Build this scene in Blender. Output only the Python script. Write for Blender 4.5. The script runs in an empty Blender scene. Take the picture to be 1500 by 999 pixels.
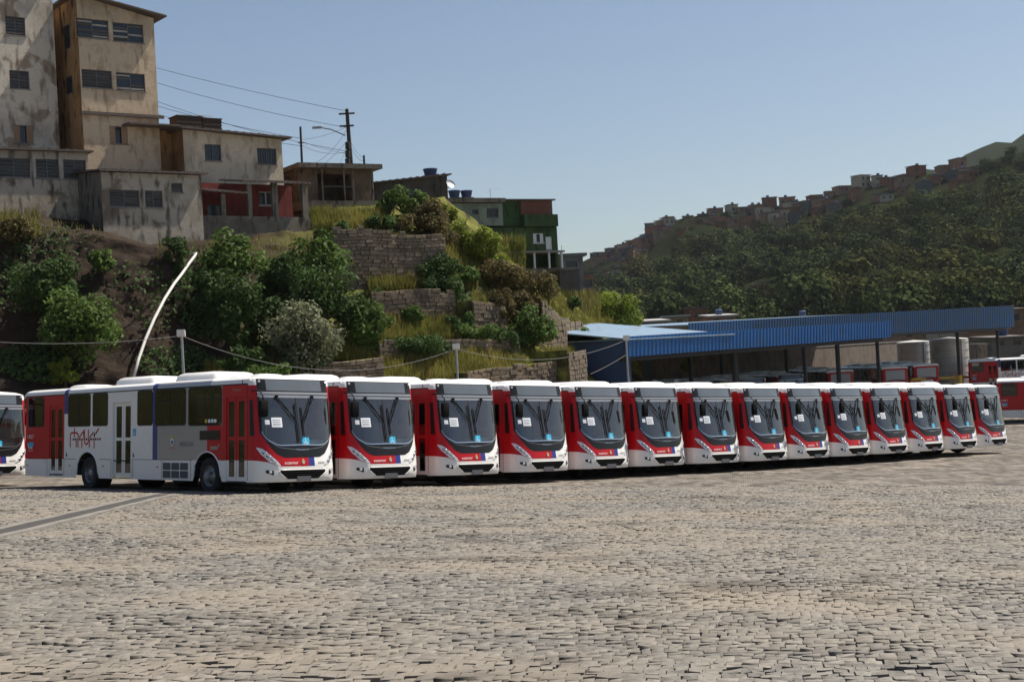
import bpy, math, random
import numpy as np
from mathutils import Vector, Matrix, noise as mnoise

random.seed(7)
RNG = np.random.default_rng(11)
scene = bpy.context.scene
COL = scene.collection

# ------------------------------------------------------------------ camera, sky, sun, exposure
FPX = 2083.33                      # 50 mm lens on a 36 mm sensor, in pixels of the 1500 px wide photograph
CAMZ = 1.55
ROLL = math.atan(0.055)
PITCH = math.atan((520 - 499.5) / FPX)
_R0 = np.array([1.0, 0, 0]); FWD = np.array([0, math.cos(PITCH), math.sin(PITCH)]); _U0 = np.array([0, -math.sin(PITCH), math.cos(PITCH)])
RGT = math.cos(ROLL) * _R0 - math.sin(ROLL) * _U0
UPV = math.sin(ROLL) * _R0 + math.cos(ROLL) * _U0
CAM = np.array([0, 0, CAMZ])
cd = bpy.data.cameras.new('camera'); cam = bpy.data.objects.new('camera', cd); COL.objects.link(cam)
cd.lens = 50; cd.sensor_width = 36; cd.clip_start = 0.1; cd.clip_end = 6000
cam.matrix_world = Matrix(((RGT[0], UPV[0], -FWD[0], 0), (RGT[1], UPV[1], -FWD[1], 0), (RGT[2], UPV[2], -FWD[2], CAMZ), (0, 0, 0, 1)))
scene.camera = cam

SUN_AZ = math.radians(27)          # from +X towards +Y
SUN_EL = math.radians(58)
world = bpy.data.worlds.new('World'); scene.world = world; world.use_nodes = True
nt = world.node_tree; bgn = nt.nodes['Background']
skyn = nt.nodes.new('ShaderNodeTexSky'); skyn.sky_type = 'NISHITA'; skyn.sun_disc = False
skyn.sun_elevation = SUN_EL; skyn.sun_rotation = math.pi / 2 - SUN_AZ
skyn.altitude = 700; skyn.air_density = 1.0; skyn.dust_density = 1.7; skyn.ozone_density = 0.5
nt.links.new(skyn.outputs[0], bgn.inputs['Color']); bgn.inputs['Strength'].default_value = 0.059
sd = bpy.data.lights.new('sun', 'SUN'); sd.energy = 4.4; sd.angle = math.radians(0.53); sd.color = (1.0, 0.94, 0.85)
sun = bpy.data.objects.new('sun', sd); COL.objects.link(sun)
sdir = Vector((math.cos(SUN_EL) * math.cos(SUN_AZ), math.cos(SUN_EL) * math.sin(SUN_AZ), math.sin(SUN_EL)))
sun.rotation_euler = sdir.to_track_quat('Z', 'Y').to_euler(); sun.location = (60, 40, 90)
vs = scene.view_settings; vs.view_transform = 'Standard'; vs.look = 'None'; vs.gamma = 1.0; vs.exposure = 0.74; vs.use_curve_mapping = False
scene.render.engine = 'CYCLES'
scene.cycles.use_denoising = True
scene.cycles.max_bounces = 7; scene.cycles.diffuse_bounces = 3; scene.cycles.glossy_bounces = 3
scene.cycles.transmission_bounces = 4; scene.cycles.transparent_max_bounces = 14; scene.cycles.volume_bounces = 0
scene.cycles.caustics_reflective = False; scene.cycles.caustics_refractive = False

# ------------------------------------------------------------------ helpers
def ray(u, v):
    return FWD + RGT * ((u - 750) / FPX) + UPV * ((499.5 - v) / FPX)

def at(u, v, Y):
    d = ray(u, v)
    return CAM + d * (Y / d[1])

def hexc(r, g, b):
    f = lambda c: (c / 255 / 12.92) if c / 255 <= 0.04045 else ((c / 255 + 0.055) / 1.055) ** 2.4
    return (f(r), f(g), f(b), 1)

class MB:
    """collects faces and builds ONE mesh object"""
    def __init__(s):
        s.v = []; s.f = []; s.m = []
    def add(s, pts, faces, mi=0):
        b = len(s.v); s.v += [tuple(map(float, p)) for p in pts]
        for f in faces:
            s.f.append(tuple(b + i for i in f)); s.m.append(mi)
    def quad(s, a, b, c, d, mi=0): s.add([a, b, c, d], [(0, 1, 2, 3)], mi)
    def poly(s, pts, mi=0): s.add(pts, [tuple(range(len(pts)))], mi)
    def box(s, x0, x1, y0, y1, z0, z1, mi=0):
        s.add([(x0, y0, z0), (x1, y0, z0), (x1, y1, z0), (x0, y1, z0), (x0, y0, z1), (x1, y0, z1), (x1, y1, z1), (x0, y1, z1)],
              [(0, 3, 2, 1), (4, 5, 6, 7), (0, 1, 5, 4), (1, 2, 6, 5), (2, 3, 7, 6), (3, 0, 4, 7)], mi)
    def obox(s, o, a, b, c, mi=0):
        """box from corner o with edge vectors a, b, c"""
        o, a, b, c = map(np.asarray, (o, a, b, c))
        s.add([o, o + a, o + a + b, o + b, o + c, o + a + c, o + a + b + c, o + b + c],
              [(0, 3, 2, 1), (4, 5, 6, 7), (0, 1, 5, 4), (1, 2, 6, 5), (2, 3, 7, 6), (3, 0, 4, 7)], mi)
    def bbox(s, x0, x1, y0, y1, z0, z1, b, mi=0):
        """box with chamfered top edges"""
        lo = [(x0, y0, z0), (x1, y0, z0), (x1, y1, z0), (x0, y1, z0)]
        mid = [(x0, y0, z1 - b), (x1, y0, z1 - b), (x1, y1, z1 - b), (x0, y1, z1 - b)]
        top = [(x0 + b, y0 + b, z1), (x1 - b, y0 + b, z1), (x1 - b, y1 - b, z1), (x0 + b, y1 - b, z1)]
        s.add(lo + mid + top, [(0, 3, 2, 1)] + [(i, (i + 1) % 4, 4 + (i + 1) % 4, 4 + i) for i in range(4)] +
              [(4 + i, 4 + (i + 1) % 4, 8 + (i + 1) % 4, 8 + i) for i in range(4)] + [(8, 9, 10, 11)], mi)
    def tube(s, pts, r, n=8, mi=0, cap=True):
        pts = [np.asarray(p, float) for p in pts]; rs = r if hasattr(r, '__len__') else [r] * len(pts)
        b = len(s.v)
        for i, p in enumerate(pts):
            t = pts[min(i + 1, len(pts) - 1)] - pts[max(i - 1, 0)]; t = t / (np.linalg.norm(t) + 1e-9)
            a = np.cross(t, (0, 0, 1) if abs(t[2]) < 0.9 else (1, 0, 0)); a /= np.linalg.norm(a); c = np.cross(t, a)
            for k in range(n):
                q = 2 * math.pi * k / n; s.v.append(tuple(p + rs[i] * (math.cos(q) * a + math.sin(q) * c)))
        for i in range(len(pts) - 1):
            for k in range(n):
                s.f.append((b + i * n + k, b + i * n + (k + 1) % n, b + (i + 1) * n + (k + 1) % n, b + (i + 1) * n + k)); s.m.append(mi)
        if cap:
            s.f.append(tuple(b + k for k in reversed(range(n)))); s.m.append(mi)
            e = b + (len(pts) - 1) * n; s.f.append(tuple(e + k for k in range(n))); s.m.append(mi)
    def lathe(s, prof, c, ax, n=24, mi=0):
        """profile of (radius, offset along ax) turned about ax through c"""
        c = np.asarray(c, float); ax = np.asarray(ax, float); ax /= np.linalg.norm(ax)
        a = np.cross(ax, (0, 0, 1) if abs(ax[2]) < 0.9 else (1, 0, 0)); a /= np.linalg.norm(a); d = np.cross(ax, a)
        b = len(s.v)
        for (r, o) in prof:
            for k in range(n):
                q = 2 * math.pi * k / n; s.v.append(tuple(c + ax * o + r * (math.cos(q) * a + math.sin(q) * d)))
        for i in range(len(prof) - 1):
            for k in range(n):
                s.f.append((b + i * n + k, b + i * n + (k + 1) % n, b + (i + 1) * n + (k + 1) % n, b + (i + 1) * n + k)); s.m.append(mi)
    def disc(s, c, ax, r, n=16, mi=0):
        c = np.asarray(c, float); ax = np.asarray(ax, float); ax /= np.linalg.norm(ax)
        a = np.cross(ax, (0, 0, 1) if abs(ax[2]) < 0.9 else (1, 0, 0)); a /= np.linalg.norm(a); d = np.cross(ax, a)
        s.poly([c + r * (math.cos(2 * math.pi * k / n) * a + math.sin(2 * math.pi * k / n) * d) for k in range(n)], mi)
    def build(s, name, mats, parent=None, smooth=False, local=False):
        me = bpy.data.meshes.new(name)
        vv = s.v
        if parent is not None and not local:
            o = parent
            off = np.zeros(3)
            while o is not None:
                off += np.array(o.location); o = o.parent
            vv = [tuple(np.asarray(p) - off) for p in s.v]
        me.from_pydata(vv, [], s.f)
        for m in (mats if isinstance(mats, (list, tuple)) else [mats]): me.materials.append(m)
        me.polygons.foreach_set('material_index', s.m)
        if smooth:
            me.polygons.foreach_set('use_smooth', [True] * len(s.f))
        me.update()
        return mkobj(name, me, parent)

def mkobj(name, me, parent=None):
    o = bpy.data.objects.new(name, me); COL.objects.link(o)
    if parent is not None: o.parent = parent
    return o

def smooth_angle(o, deg=35):
    me = o.data
    me.polygons.foreach_set('use_smooth', [True] * len(me.polygons))
    try: me.set_sharp_from_angle(angle=math.radians(deg))
    except Exception: pass

def empty(name, loc, label=None, cat=None, group=None, rot=None):
    o = bpy.data.objects.new(name, None); COL.objects.link(o); o.empty_display_size = 0.3
    o.location = tuple(map(float, loc))
    tag(o, label, cat, group)
    return o

def tag(o, label=None, cat=None, group=None, kind=None):
    if label: o['label'] = label
    if cat: o['category'] = cat
    if group: o['group'] = group
    if kind: o['kind'] = kind
    return o

def copy_tree(o, parent=None):
    c = o.copy(); COL.objects.link(c); c.parent = parent
    for ch in o.children: copy_tree(ch, c)
    return c

def raw_mesh(name, verts, faces4, mats, attr=None, smooth=False, parent=None, nper=4):
    """fast mesh of n-gons with the same corner count; attr = per-face random float"""
    verts = np.asarray(verts, np.float32); faces = np.asarray(faces4, np.int32)
    me = bpy.data.meshes.new(name); nf = len(faces)
    me.vertices.add(len(verts)); me.vertices.foreach_set('co', verts.ravel())
    me.loops.add(nf * nper); me.loops.foreach_set('vertex_index', faces.ravel())
    me.polygons.add(nf); me.polygons.foreach_set('loop_start', np.arange(0, nf * nper, nper, dtype=np.int32))
    try: me.polygons.foreach_set('loop_total', np.full(nf, nper, np.int32))
    except Exception: pass
    if smooth: me.polygons.foreach_set('use_smooth', np.ones(nf, bool))
    for m in (mats if isinstance(mats, (list, tuple)) else [mats]): me.materials.append(m)
    if attr is not None:
        a = me.attributes.new('rnd', 'FLOAT', 'FACE'); a.data.foreach_set('value', np.asarray(attr, np.float32))
    me.update(calc_edges=True); me.validate()
    return mkobj(name, me, parent)

# ------------------------------------------------------------------ materials
MATS = {}
def newmat(name):
    m = bpy.data.materials.new(name); m.use_nodes = True; MATS[name] = m
    return m, m.node_tree, m.node_tree.nodes['Principled BSDF']

def N(nt, t, **kw):
    n = nt.nodes.new(t)
    for k, v in kw.items():
        if k in n.inputs.keys() if isinstance(k, str) else False: n.inputs[k].default_value = v
        else: setattr(n, k, v)
    return n

def simple(name, col, rough=0.5, metal=0.0, var=0.0, scale=4.0, bump=0.0, coat=0.0, spec=0.5, dirt=None):
    """plain procedural material: colour with a little noise, roughness breakup and optional bump"""
    m, nt, b = newmat(name)
    b.inputs['Roughness'].default_value = rough; b.inputs['Metallic'].default_value = metal
    b.inputs['Specular IOR Level'].default_value = spec
    if coat: b.inputs['Coat Weight'].default_value = coat; b.inputs['Coat Roughness'].default_value = 0.08
    tc = N(nt, 'ShaderNodeTexCoord'); nz = N(nt, 'ShaderNodeTexNoise'); nz.inputs['Scale'].default_value = scale; nz.inputs['Detail'].default_value = 6
    nt.links.new(tc.outputs['Object'], nz.inputs['Vector'])
    mx = N(nt, 'ShaderNodeMixRGB'); k = max(0.0, 1 - var); c = col[:3]
    mx.inputs[1].default_value = (c[0] * k, c[1] * k, c[2] * k, 1); mx.inputs[2].default_value = (min(1, c[0] * (1 + var)), min(1, c[1] * (1 + var)), min(1, c[2] * (1 + var)), 1)
    nt.links.new(nz.outputs['Fac'], mx.inputs[0]); out = mx.outputs[0]
    if dirt:
        n2 = N(nt, 'ShaderNodeTexNoise'); n2.inputs['Scale'].default_value = dirt[1]; n2.inputs['Detail'].default_value = 8
        nt.links.new(tc.outputs['Object'], n2.inputs['Vector'])
        r = N(nt, 'ShaderNodeValToRGB'); r.color_ramp.elements[0].position = dirt[2]; r.color_ramp.elements[1].position = dirt[3]
        nt.links.new(n2.outputs['Fac'], r.inputs[0]); m2 = N(nt, 'ShaderNodeMixRGB'); m2.inputs[2].default_value = dirt[0]
        nt.links.new(r.outputs[0], m2.inputs[0]); nt.links.new(out, m2.inputs[1]); out = m2.outputs[0]
    nt.links.new(out, b.inputs['Base Color'])
    if bump:
        bp = N(nt, 'ShaderNodeBump'); bp.inputs['Strength'].default_value = bump; bp.inputs['Distance'].default_value = 0.03
        n3 = N(nt, 'ShaderNodeTexNoise'); n3.inputs['Scale'].default_value = scale * 6; n3.inputs['Detail'].default_value = 5
        nt.links.new(tc.outputs['Object'], n3.inputs['Vector']); nt.links.new(n3.outputs['Fac'], bp.inputs['Height']); nt.links.new(bp.outputs[0], b.inputs['Normal'])
    return m

def plaster(name, col, stain, amt=0.5, seed=0.0, patch=None):
    """weathered render: blotches, vertical dark streaks and peeled patches"""
    m, nt, b = newmat(name); b.inputs['Roughness'].default_value = 0.92; b.inputs['Specular IOR Level'].default_value = 0.2
    tc = N(nt, 'ShaderNodeTexCoord'); mp = N(nt, 'ShaderNodeMapping'); mp.inputs['Location'].default_value = (seed, seed * 1.7, seed * .6)
    nt.links.new(tc.outputs['Object'], mp.inputs['Vector'])
    def nz(sc, det, sx=1, sy=1, sz=1):
        q = N(nt, 'ShaderNodeMapping'); q.inputs['Scale'].default_value = (sx, sy, sz); nt.links.new(mp.outputs[0], q.inputs['Vector'])
        n = N(nt, 'ShaderNodeTexNoise'); n.inputs['Scale'].default_value = sc; n.inputs['Detail'].default_value = det; nt.links.new(q.outputs[0], n.inputs['Vector'])
        return n.outputs['Fac']
    def ramp(src, a, c):
        r = N(nt, 'ShaderNodeValToRGB'); r.color_ramp.elements[0].position = a; r.color_ramp.elements[1].position = c; nt.links.new(src, r.inputs[0]); return r.outputs[0]
    def mix(f, a, c, k=1.0):
        x = N(nt, 'ShaderNodeMixRGB')
        if k != 1.0:
            mm = N(nt, 'ShaderNodeMath'); mm.operation = 'MULTIPLY'; mm.inputs[1].default_value = k; nt.links.new(f, mm.inputs[0]); f = mm.outputs[0]
        nt.links.new(f, x.inputs[0])
        for i, q in ((1, a), (2, c)):
            if isinstance(q, tuple): x.inputs[i].default_value = q
            else: nt.links.new(q, x.inputs[i])
        return x.outputs[0]
    c = col[:3]
    out = mix(nz(0.8, 5), (c[0] * .82, c[1] * .8, c[2] * .78, 1), (min(1, c[0] * 1.1), min(1, c[1] * 1.1), min(1, c[2] * 1.1), 1))
    out = mix(ramp(nz(1.6, 8), .52, .72), out, (c[0] * .68, c[1] * .62, c[2] * .55, 1), .8)
    if patch: out = mix(ramp(nz(0.55, 9), .56, .60), out, patch, .9)
    out = mix(ramp(nz(1.5, 7, 2.2, 2.2, .6), .52, .68), out, stain, amt)
    out = mix(ramp(nz(.42, 8), .50, .66), out, (c[0] * .38, c[1] * .35, c[2] * .32, 1), amt * .75)
    out = mix(ramp(nz(9, 4), .58, .72), out, (c[0] * .5, c[1] * .47, c[2] * .42, 1), .5)
    nt.links.new(out, b.inputs['Base Color'])
    bp = N(nt, 'ShaderNodeBump'); bp.inputs['Strength'].default_value = 0.5; bp.inputs['Distance'].default_value = 0.02
    nt.links.new(nz(7, 8), bp.inputs['Height']); nt.links.new(bp.outputs[0], b.inputs['Normal'])
    return m

def glassmat(name, tint, refl=(1, 1, 1, 1), rough=0.02, base=0.0, dirt=0.0):
    """thin glazing: Fresnel reflection over a tinted see-through pane"""
    m = bpy.data.materials.new(name); m.use_nodes = True; nt = m.node_tree; nt.nodes.clear(); MATS[name] = m
    out = N(nt, 'ShaderNodeOutputMaterial'); tr = N(nt, 'ShaderNodeBsdfTransparent'); tr.inputs[0].default_value = tint
    gl = N(nt, 'ShaderNodeBsdfGlossy'); gl.inputs['Roughness'].default_value = rough; gl.inputs['Color'].default_value = refl
    fr = N(nt, 'ShaderNodeFresnel'); fr.inputs['IOR'].default_value = 1.55
    ad = N(nt, 'ShaderNodeMath'); ad.operation = 'ADD'; ad.inputs[1].default_value = base; nt.links.new(fr.outputs[0], ad.inputs[0])
    mx = N(nt, 'ShaderNodeMixShader'); nt.links.new(ad.outputs[0], mx.inputs[0]); nt.links.new(tr.outputs[0], mx.inputs[1]); nt.links.new(gl.outputs[0], mx.inputs[2])
    last = mx.outputs[0]
    if dirt:
        df = N(nt, 'ShaderNodeBsdfDiffuse'); df.inputs[0].default_value = (.5, .47, .42, 1); m2 = N(nt, 'ShaderNodeMixShader')
        tc = N(nt, 'ShaderNodeTexCoord'); nz = N(nt, 'ShaderNodeTexNoise'); nz.inputs['Scale'].default_value = 3; nz.inputs['Detail'].default_value = 6
        mm = N(nt, 'ShaderNodeMath'); mm.operation = 'MULTIPLY'; mm.inputs[1].default_value = dirt
        nt.links.new(tc.outputs['Object'], nz.inputs['Vector']); nt.links.new(nz.outputs['Fac'], mm.inputs[0]); nt.links.new(mm.outputs[0], m2.inputs[0])
        nt.links.new(last, m2.inputs[1]); nt.links.new(df.outputs[0], m2.inputs[2]); last = m2.outputs[0]
    nt.links.new(last, out.inputs[0])
    return m

def leafmat(name, c1, c2, transl=0.35, vary=None):
    """foliage: each leaf has its own tint (face attribute), light passes through"""
    m = bpy.data.materials.new(name); m.use_nodes = True; nt = m.node_tree; nt.nodes.clear(); MATS[name] = m
    out = N(nt, 'ShaderNodeOutputMaterial'); at_ = N(nt, 'ShaderNodeAttribute'); at_.attribute_name = 'rnd'
    mx = N(nt, 'ShaderNodeMixRGB'); mx.inputs[1].default_value = c1; mx.inputs[2].default_value = c2; nt.links.new(at_.outputs['Fac'], mx.inputs[0])
    tc = N(nt, 'ShaderNodeTexCoord'); nz = N(nt, 'ShaderNodeTexNoise'); nz.inputs['Scale'].default_value = vary or 0.6; nz.inputs['Detail'].default_value = 3
    nt.links.new(tc.outputs['Object'], nz.inputs['Vector'])
    hs = N(nt, 'ShaderNodeHueSaturation'); nt.links.new(mx.outputs[0], hs.inputs['Color'])
    mr = N(nt, 'ShaderNodeMapRange'); mr.inputs['From Min'].default_value = .3; mr.inputs['From Max'].default_value = .7; mr.inputs['To Min'].default_value = .7; mr.inputs['To Max'].default_value = 1.3
    nt.links.new(nz.outputs['Fac'], mr.inputs[0]); nt.links.new(mr.outputs[0], hs.inputs['Value'])
    b = N(nt, 'ShaderNodeBsdfPrincipled'); b.inputs['Roughness'].default_value = .7 if 'forest' not in name else 1.0; b.inputs['Specular IOR Level'].default_value = .2 if 'forest' not in name else 0.0
    nt.links.new(hs.outputs[0], b.inputs['Base Color'])
    t = N(nt, 'ShaderNodeBsdfTranslucent'); nt.links.new(hs.outputs[0], t.inputs[0])
    ms = N(nt, 'ShaderNodeMixShader'); ms.inputs[0].default_value = transl
    nt.links.new(b.outputs[0], ms.inputs[1]); nt.links.new(t.outputs[0], ms.inputs[2]); nt.links.new(ms.outputs[0], out.inputs[0])
    return m

# bus paint and trim
M_WHITE = simple('bus_white_paint', (.85, .835, .80, 1), .3, 0, .03, 2.5, coat=.2, dirt=((.50, .45, .38, 1), 1.3, .60, 1.0))
M_RED = simple('bus_red_paint', (.46, .006, .012, 1), .38, 0, .07, 2.5, coat=.08, spec=.3)
M_GREY = simple('bus_silver_paint', (.40, .40, .43, 1), .22, .4, .05, 2.5, coat=.15)
M_BLUE = simple('bus_blue_paint', (.022, .035, .22, 1), .35, 0, .05, 2.5, coat=.15)
M_BLACK = simple('black_trim', (.012, .012, .013, 1), .55, 0, .3, 6, spec=.25)
M_GLOSSBLACK = simple('gloss_black_panel', (.014, .014, .015, 1), .3, 0, .2, 5, spec=.3)
M_RUBBER = simple('tyre_rubber', (.018, .017, .016, 1), .85, 0, .3, 9, bump=.4)
M_RIM = simple('wheel_steel', (.30, .30, .30, 1), .45, .6, .15, 8, dirt=((.06, .05, .04, 1), 6, .5, .7))
M_CHROME = simple('chrome', (.62, .63, .65, 1), .18, .9, .05, 8)
M_SILVER = simple('silver_trim', (.36, .36, .36, 1), .35, .5, .08, 8)
M_DARK = simple('dark_underbody', (.02, .02, .02, 1), .9, 0, .3, 4)
M_SEAT = simple('seat_fabric', (.035, .05, .11, 1), .85, 0, .2, 20)
M_INT = simple('interior_panel', (.13, .13, .125, 1), .7, 0, .08, 5)
M_DASH = simple('dashboard_plastic', (.24, .28, .26, 1), .55, 0, .15, 10)
M_YELLOW = simple('yellow_handrail', (.55, .36, .02, 1), .4, 0, .1, 6)
M_PAPER = simple('paper', (.85, .88, .92, 1), .8, 0, .04, 20)
M_CYAN = simple('cyan_sticker', (.02, .42, .68, 1), .5, 0, .05, 20)
M_PLATE = simple('grey_plate', (.12, .12, .13, 1), .55, .2, .1, 20)
M_ORANGE = simple('amber_marker', (.60, .12, .03, 1), .3, 0, .1, 20)
M_LAMPWHITE = simple('lamp_lens', (.70, .72, .74, 1), .12, .2, .1, 20)
M_INK = simple('grey_ink', (.20, .20, .22, 1), .6)
M_GOLD = simple('crest_yellow', (.62, .48, .03, 1), .5)
M_SIGN = simple('sign_glass', (.12, .135, .15, 1), .14, 0, .12, 3, coat=.4)
M_WS = glassmat('windshield_glass', (.80, .90, .88, 1), base=.07, dirt=.05)
M_TINT = glassmat('tinted_window_glass', (.13, .14, .13, 1), base=.02)
M_DOORG = glassmat('door_glass', (.42, .46, .44, 1), base=.02)
# ------------------------------------------------------------------ ground shape
RS2 = math.sqrt(.5)
def gz(x, y):
    """yard surface: falls to the right along the row of buses and flattens out"""
    x = np.asarray(x, float); y = np.asarray(y, float)
    s = (x + y) * RS2; t = (x - y) * RS2
    sc = np.minimum(s, 118.0)
    z = CAMZ - 1.556 - .08784 * sc + .0003365 * sc * sc + .009 * np.clip(t + 30, -25, 0)
    k = np.clip((y - 95) / 25, 0, 1); k = k * k * (3 - 2 * k)
    z = z * (1 - k) + (CAMZ - 6.05) * k
    k2 = np.clip((-s - 10) / 30, 0, 1)
    return z * (1 - k2) + 1.2 * k2

# ------------------------------------------------------------------ bus template
BL, BW = 13.2, 1.25
XF, NP = .70, 3.1
_pz = [.30, .40, .50, .62, .80, .98, 1.28, 2.55, 2.70, 3.03, 3.05, 3.08, 3.11, 3.14]
_px = [-.10, -.03, 0, .0, -.01, -.045, -.09, -.35, -.385, -.47, -.50, -.55, -.61, -.68]
_wz = [2.90, 2.97, 3.02, 3.06, 3.10, 3.12, 3.14]
_ww = [1.25, 1.245, 1.22, 1.15, .98, .75, .30]
def fw(z): return float(np.interp(z, _wz, _ww))
def S(y, z, off=0.0):
    w = fw(z); s = min(abs(y) / w, 1.0)
    x = -XF + (XF + float(np.interp(z, _pz, _px))) * (max(0, 1 - s ** NP)) ** (1 / NP)
    if off:
        e = .01
        s2 = min(abs(abs(y) - e) / w, 1.0); x2 = -XF + (XF + float(np.interp(z, _pz, _px))) * (max(0, 1 - s2 ** NP)) ** (1 / NP)
        g = (x - x2) / e; n = math.hypot(1, g)
        return (x + off / n, y - math.copysign(1, y) * g / n * off if abs(y) > .02 else y, z)
    return (x, y, z)

def front_patch(mb, ys, zlo, zhi, nz=4, off=0.0, mi=0):
    f = lambda q, y: q(y) if callable(q) else q
    cols = []
    for y in ys:
        a, b = f(zlo, y), f(zhi, y); cols.append([S(y, a + (b - a) * k / nz, off) for k in range(nz + 1)])
    base = len(mb.v); 
    for c in cols: mb.v += c
    for i in range(len(cols) - 1):
        for k in range(nz):
            p = base + i * (nz + 1) + k; mb.f.append((p, p + nz + 1, p + nz + 2, p + 1)); mb.m.append(mi)

def ysp(a, b, n=10): return [a + (b - a) * i / n for i in range(n + 1)]
def corner_cols(side, a=1.12, n=10):
    r = [a + (1.25 - a) * (1 - (1 - i / n) ** 2.2) for i in range(n + 1)]
    return r if side > 0 else [-q for q in reversed(r)]
ALLY = corner_cols(-1) + ysp(-1.12, 1.12, 26)[1:-1] + corner_cols(1)

def lerp(xs, zs): return lambda y: float(np.interp(abs(y), xs, zs))
Z1 = lerp([0, .7, 1.0, 1.25], [.75, .76, .87, .92])
Z2 = lerp([0, .55, .75, .95, 1.12], [.985, .985, 1.07, 1.30, 1.62])
Z3 = lerp([0, .6, .75, .95, 1.05, 1.12], [1.30, 1.29, 1.31, 1.42, 1.53, 1.70])

def text2d(body, size, extr=0):
    cu = bpy.data.curves.new('txt', 'FONT'); cu.body = body; cu.size = size; cu.resolution_u = 2
    o = bpy.data.objects.new('txt', cu); COL.objects.link(o)
    bpy.context.view_layer.update()
    me = bpy.data.meshes.new_from_object(o)
    v = [tuple(p.co) for p in me.vertices]; f = [tuple(p.vertices) for p in me.polygons]
    bpy.data.objects.remove(o); bpy.data.meshes.remove(me); bpy.data.curves.remove(cu)
    xs = [p[0] for p in v]; ys = [p[1] for p in v]
    return v, f, min(xs), max(xs), min(ys), max(ys)

def decal_text(name, body, mapf, x0, x1, z0, z1, mat, parent, shear=0.0):
    v, f, a, b, c, d = text2d(body, 1.0)
    mb = MB(); mb.add([mapf(x0 + (p[0] - a) / (b - a) * (x1 - x0) + shear * (p[1] - c) / (d - c) * (z1 - z0), z0 + (p[1] - c) / (d - c) * (z1 - z0)) for p in v], f)
    return mb.build(name, mat, parent, local=True)

def strokes(mb, lines, w, mapf, mi=0):
    """flat ribbons along polylines in decal coordinates"""
    for ln in lines:
        for (a, b) in zip(ln[:-1], ln[1:]):
            a = np.array(a, float); b = np.array(b, float); t = (b - a) / (np.linalg.norm(b - a) + 1e-9); n = np.array([-t[1], t[0]]) * w / 2; e = t * w * .35
            q = [a - n - e, b - n + e, b + n + e, a + n - e]
            mb.quad(*[mapf(p[0], p[1]) for p in q], mi)

def sideR(x, z, off=.007): return (x, -BW - off, z)

# openings on the door side: (x0, x1, z0, z1)
WIN_R = [(-13.02, -11.95, 1.92, 2.86), (-10.38, -8.98, 1.90, 2.88), (-8.86, -7.94, 1.90, 2.88), (-6.26, -5.42, 1.88, 2.88), (-5.30, -3.68, 1.86, 2.88), (-3.56, -1.92, 1.84, 2.88)]
DOORS = [(-11.62, -10.66, .44, 2.62), (-7.68, -6.60, .40, 2.62), (-1.74, -.78, .36, 2.62)]
WIN_FR = (-.60, -.40, 1.55, 2.50)
WHX = [-2.62, -9.15]
WR = .50

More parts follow.
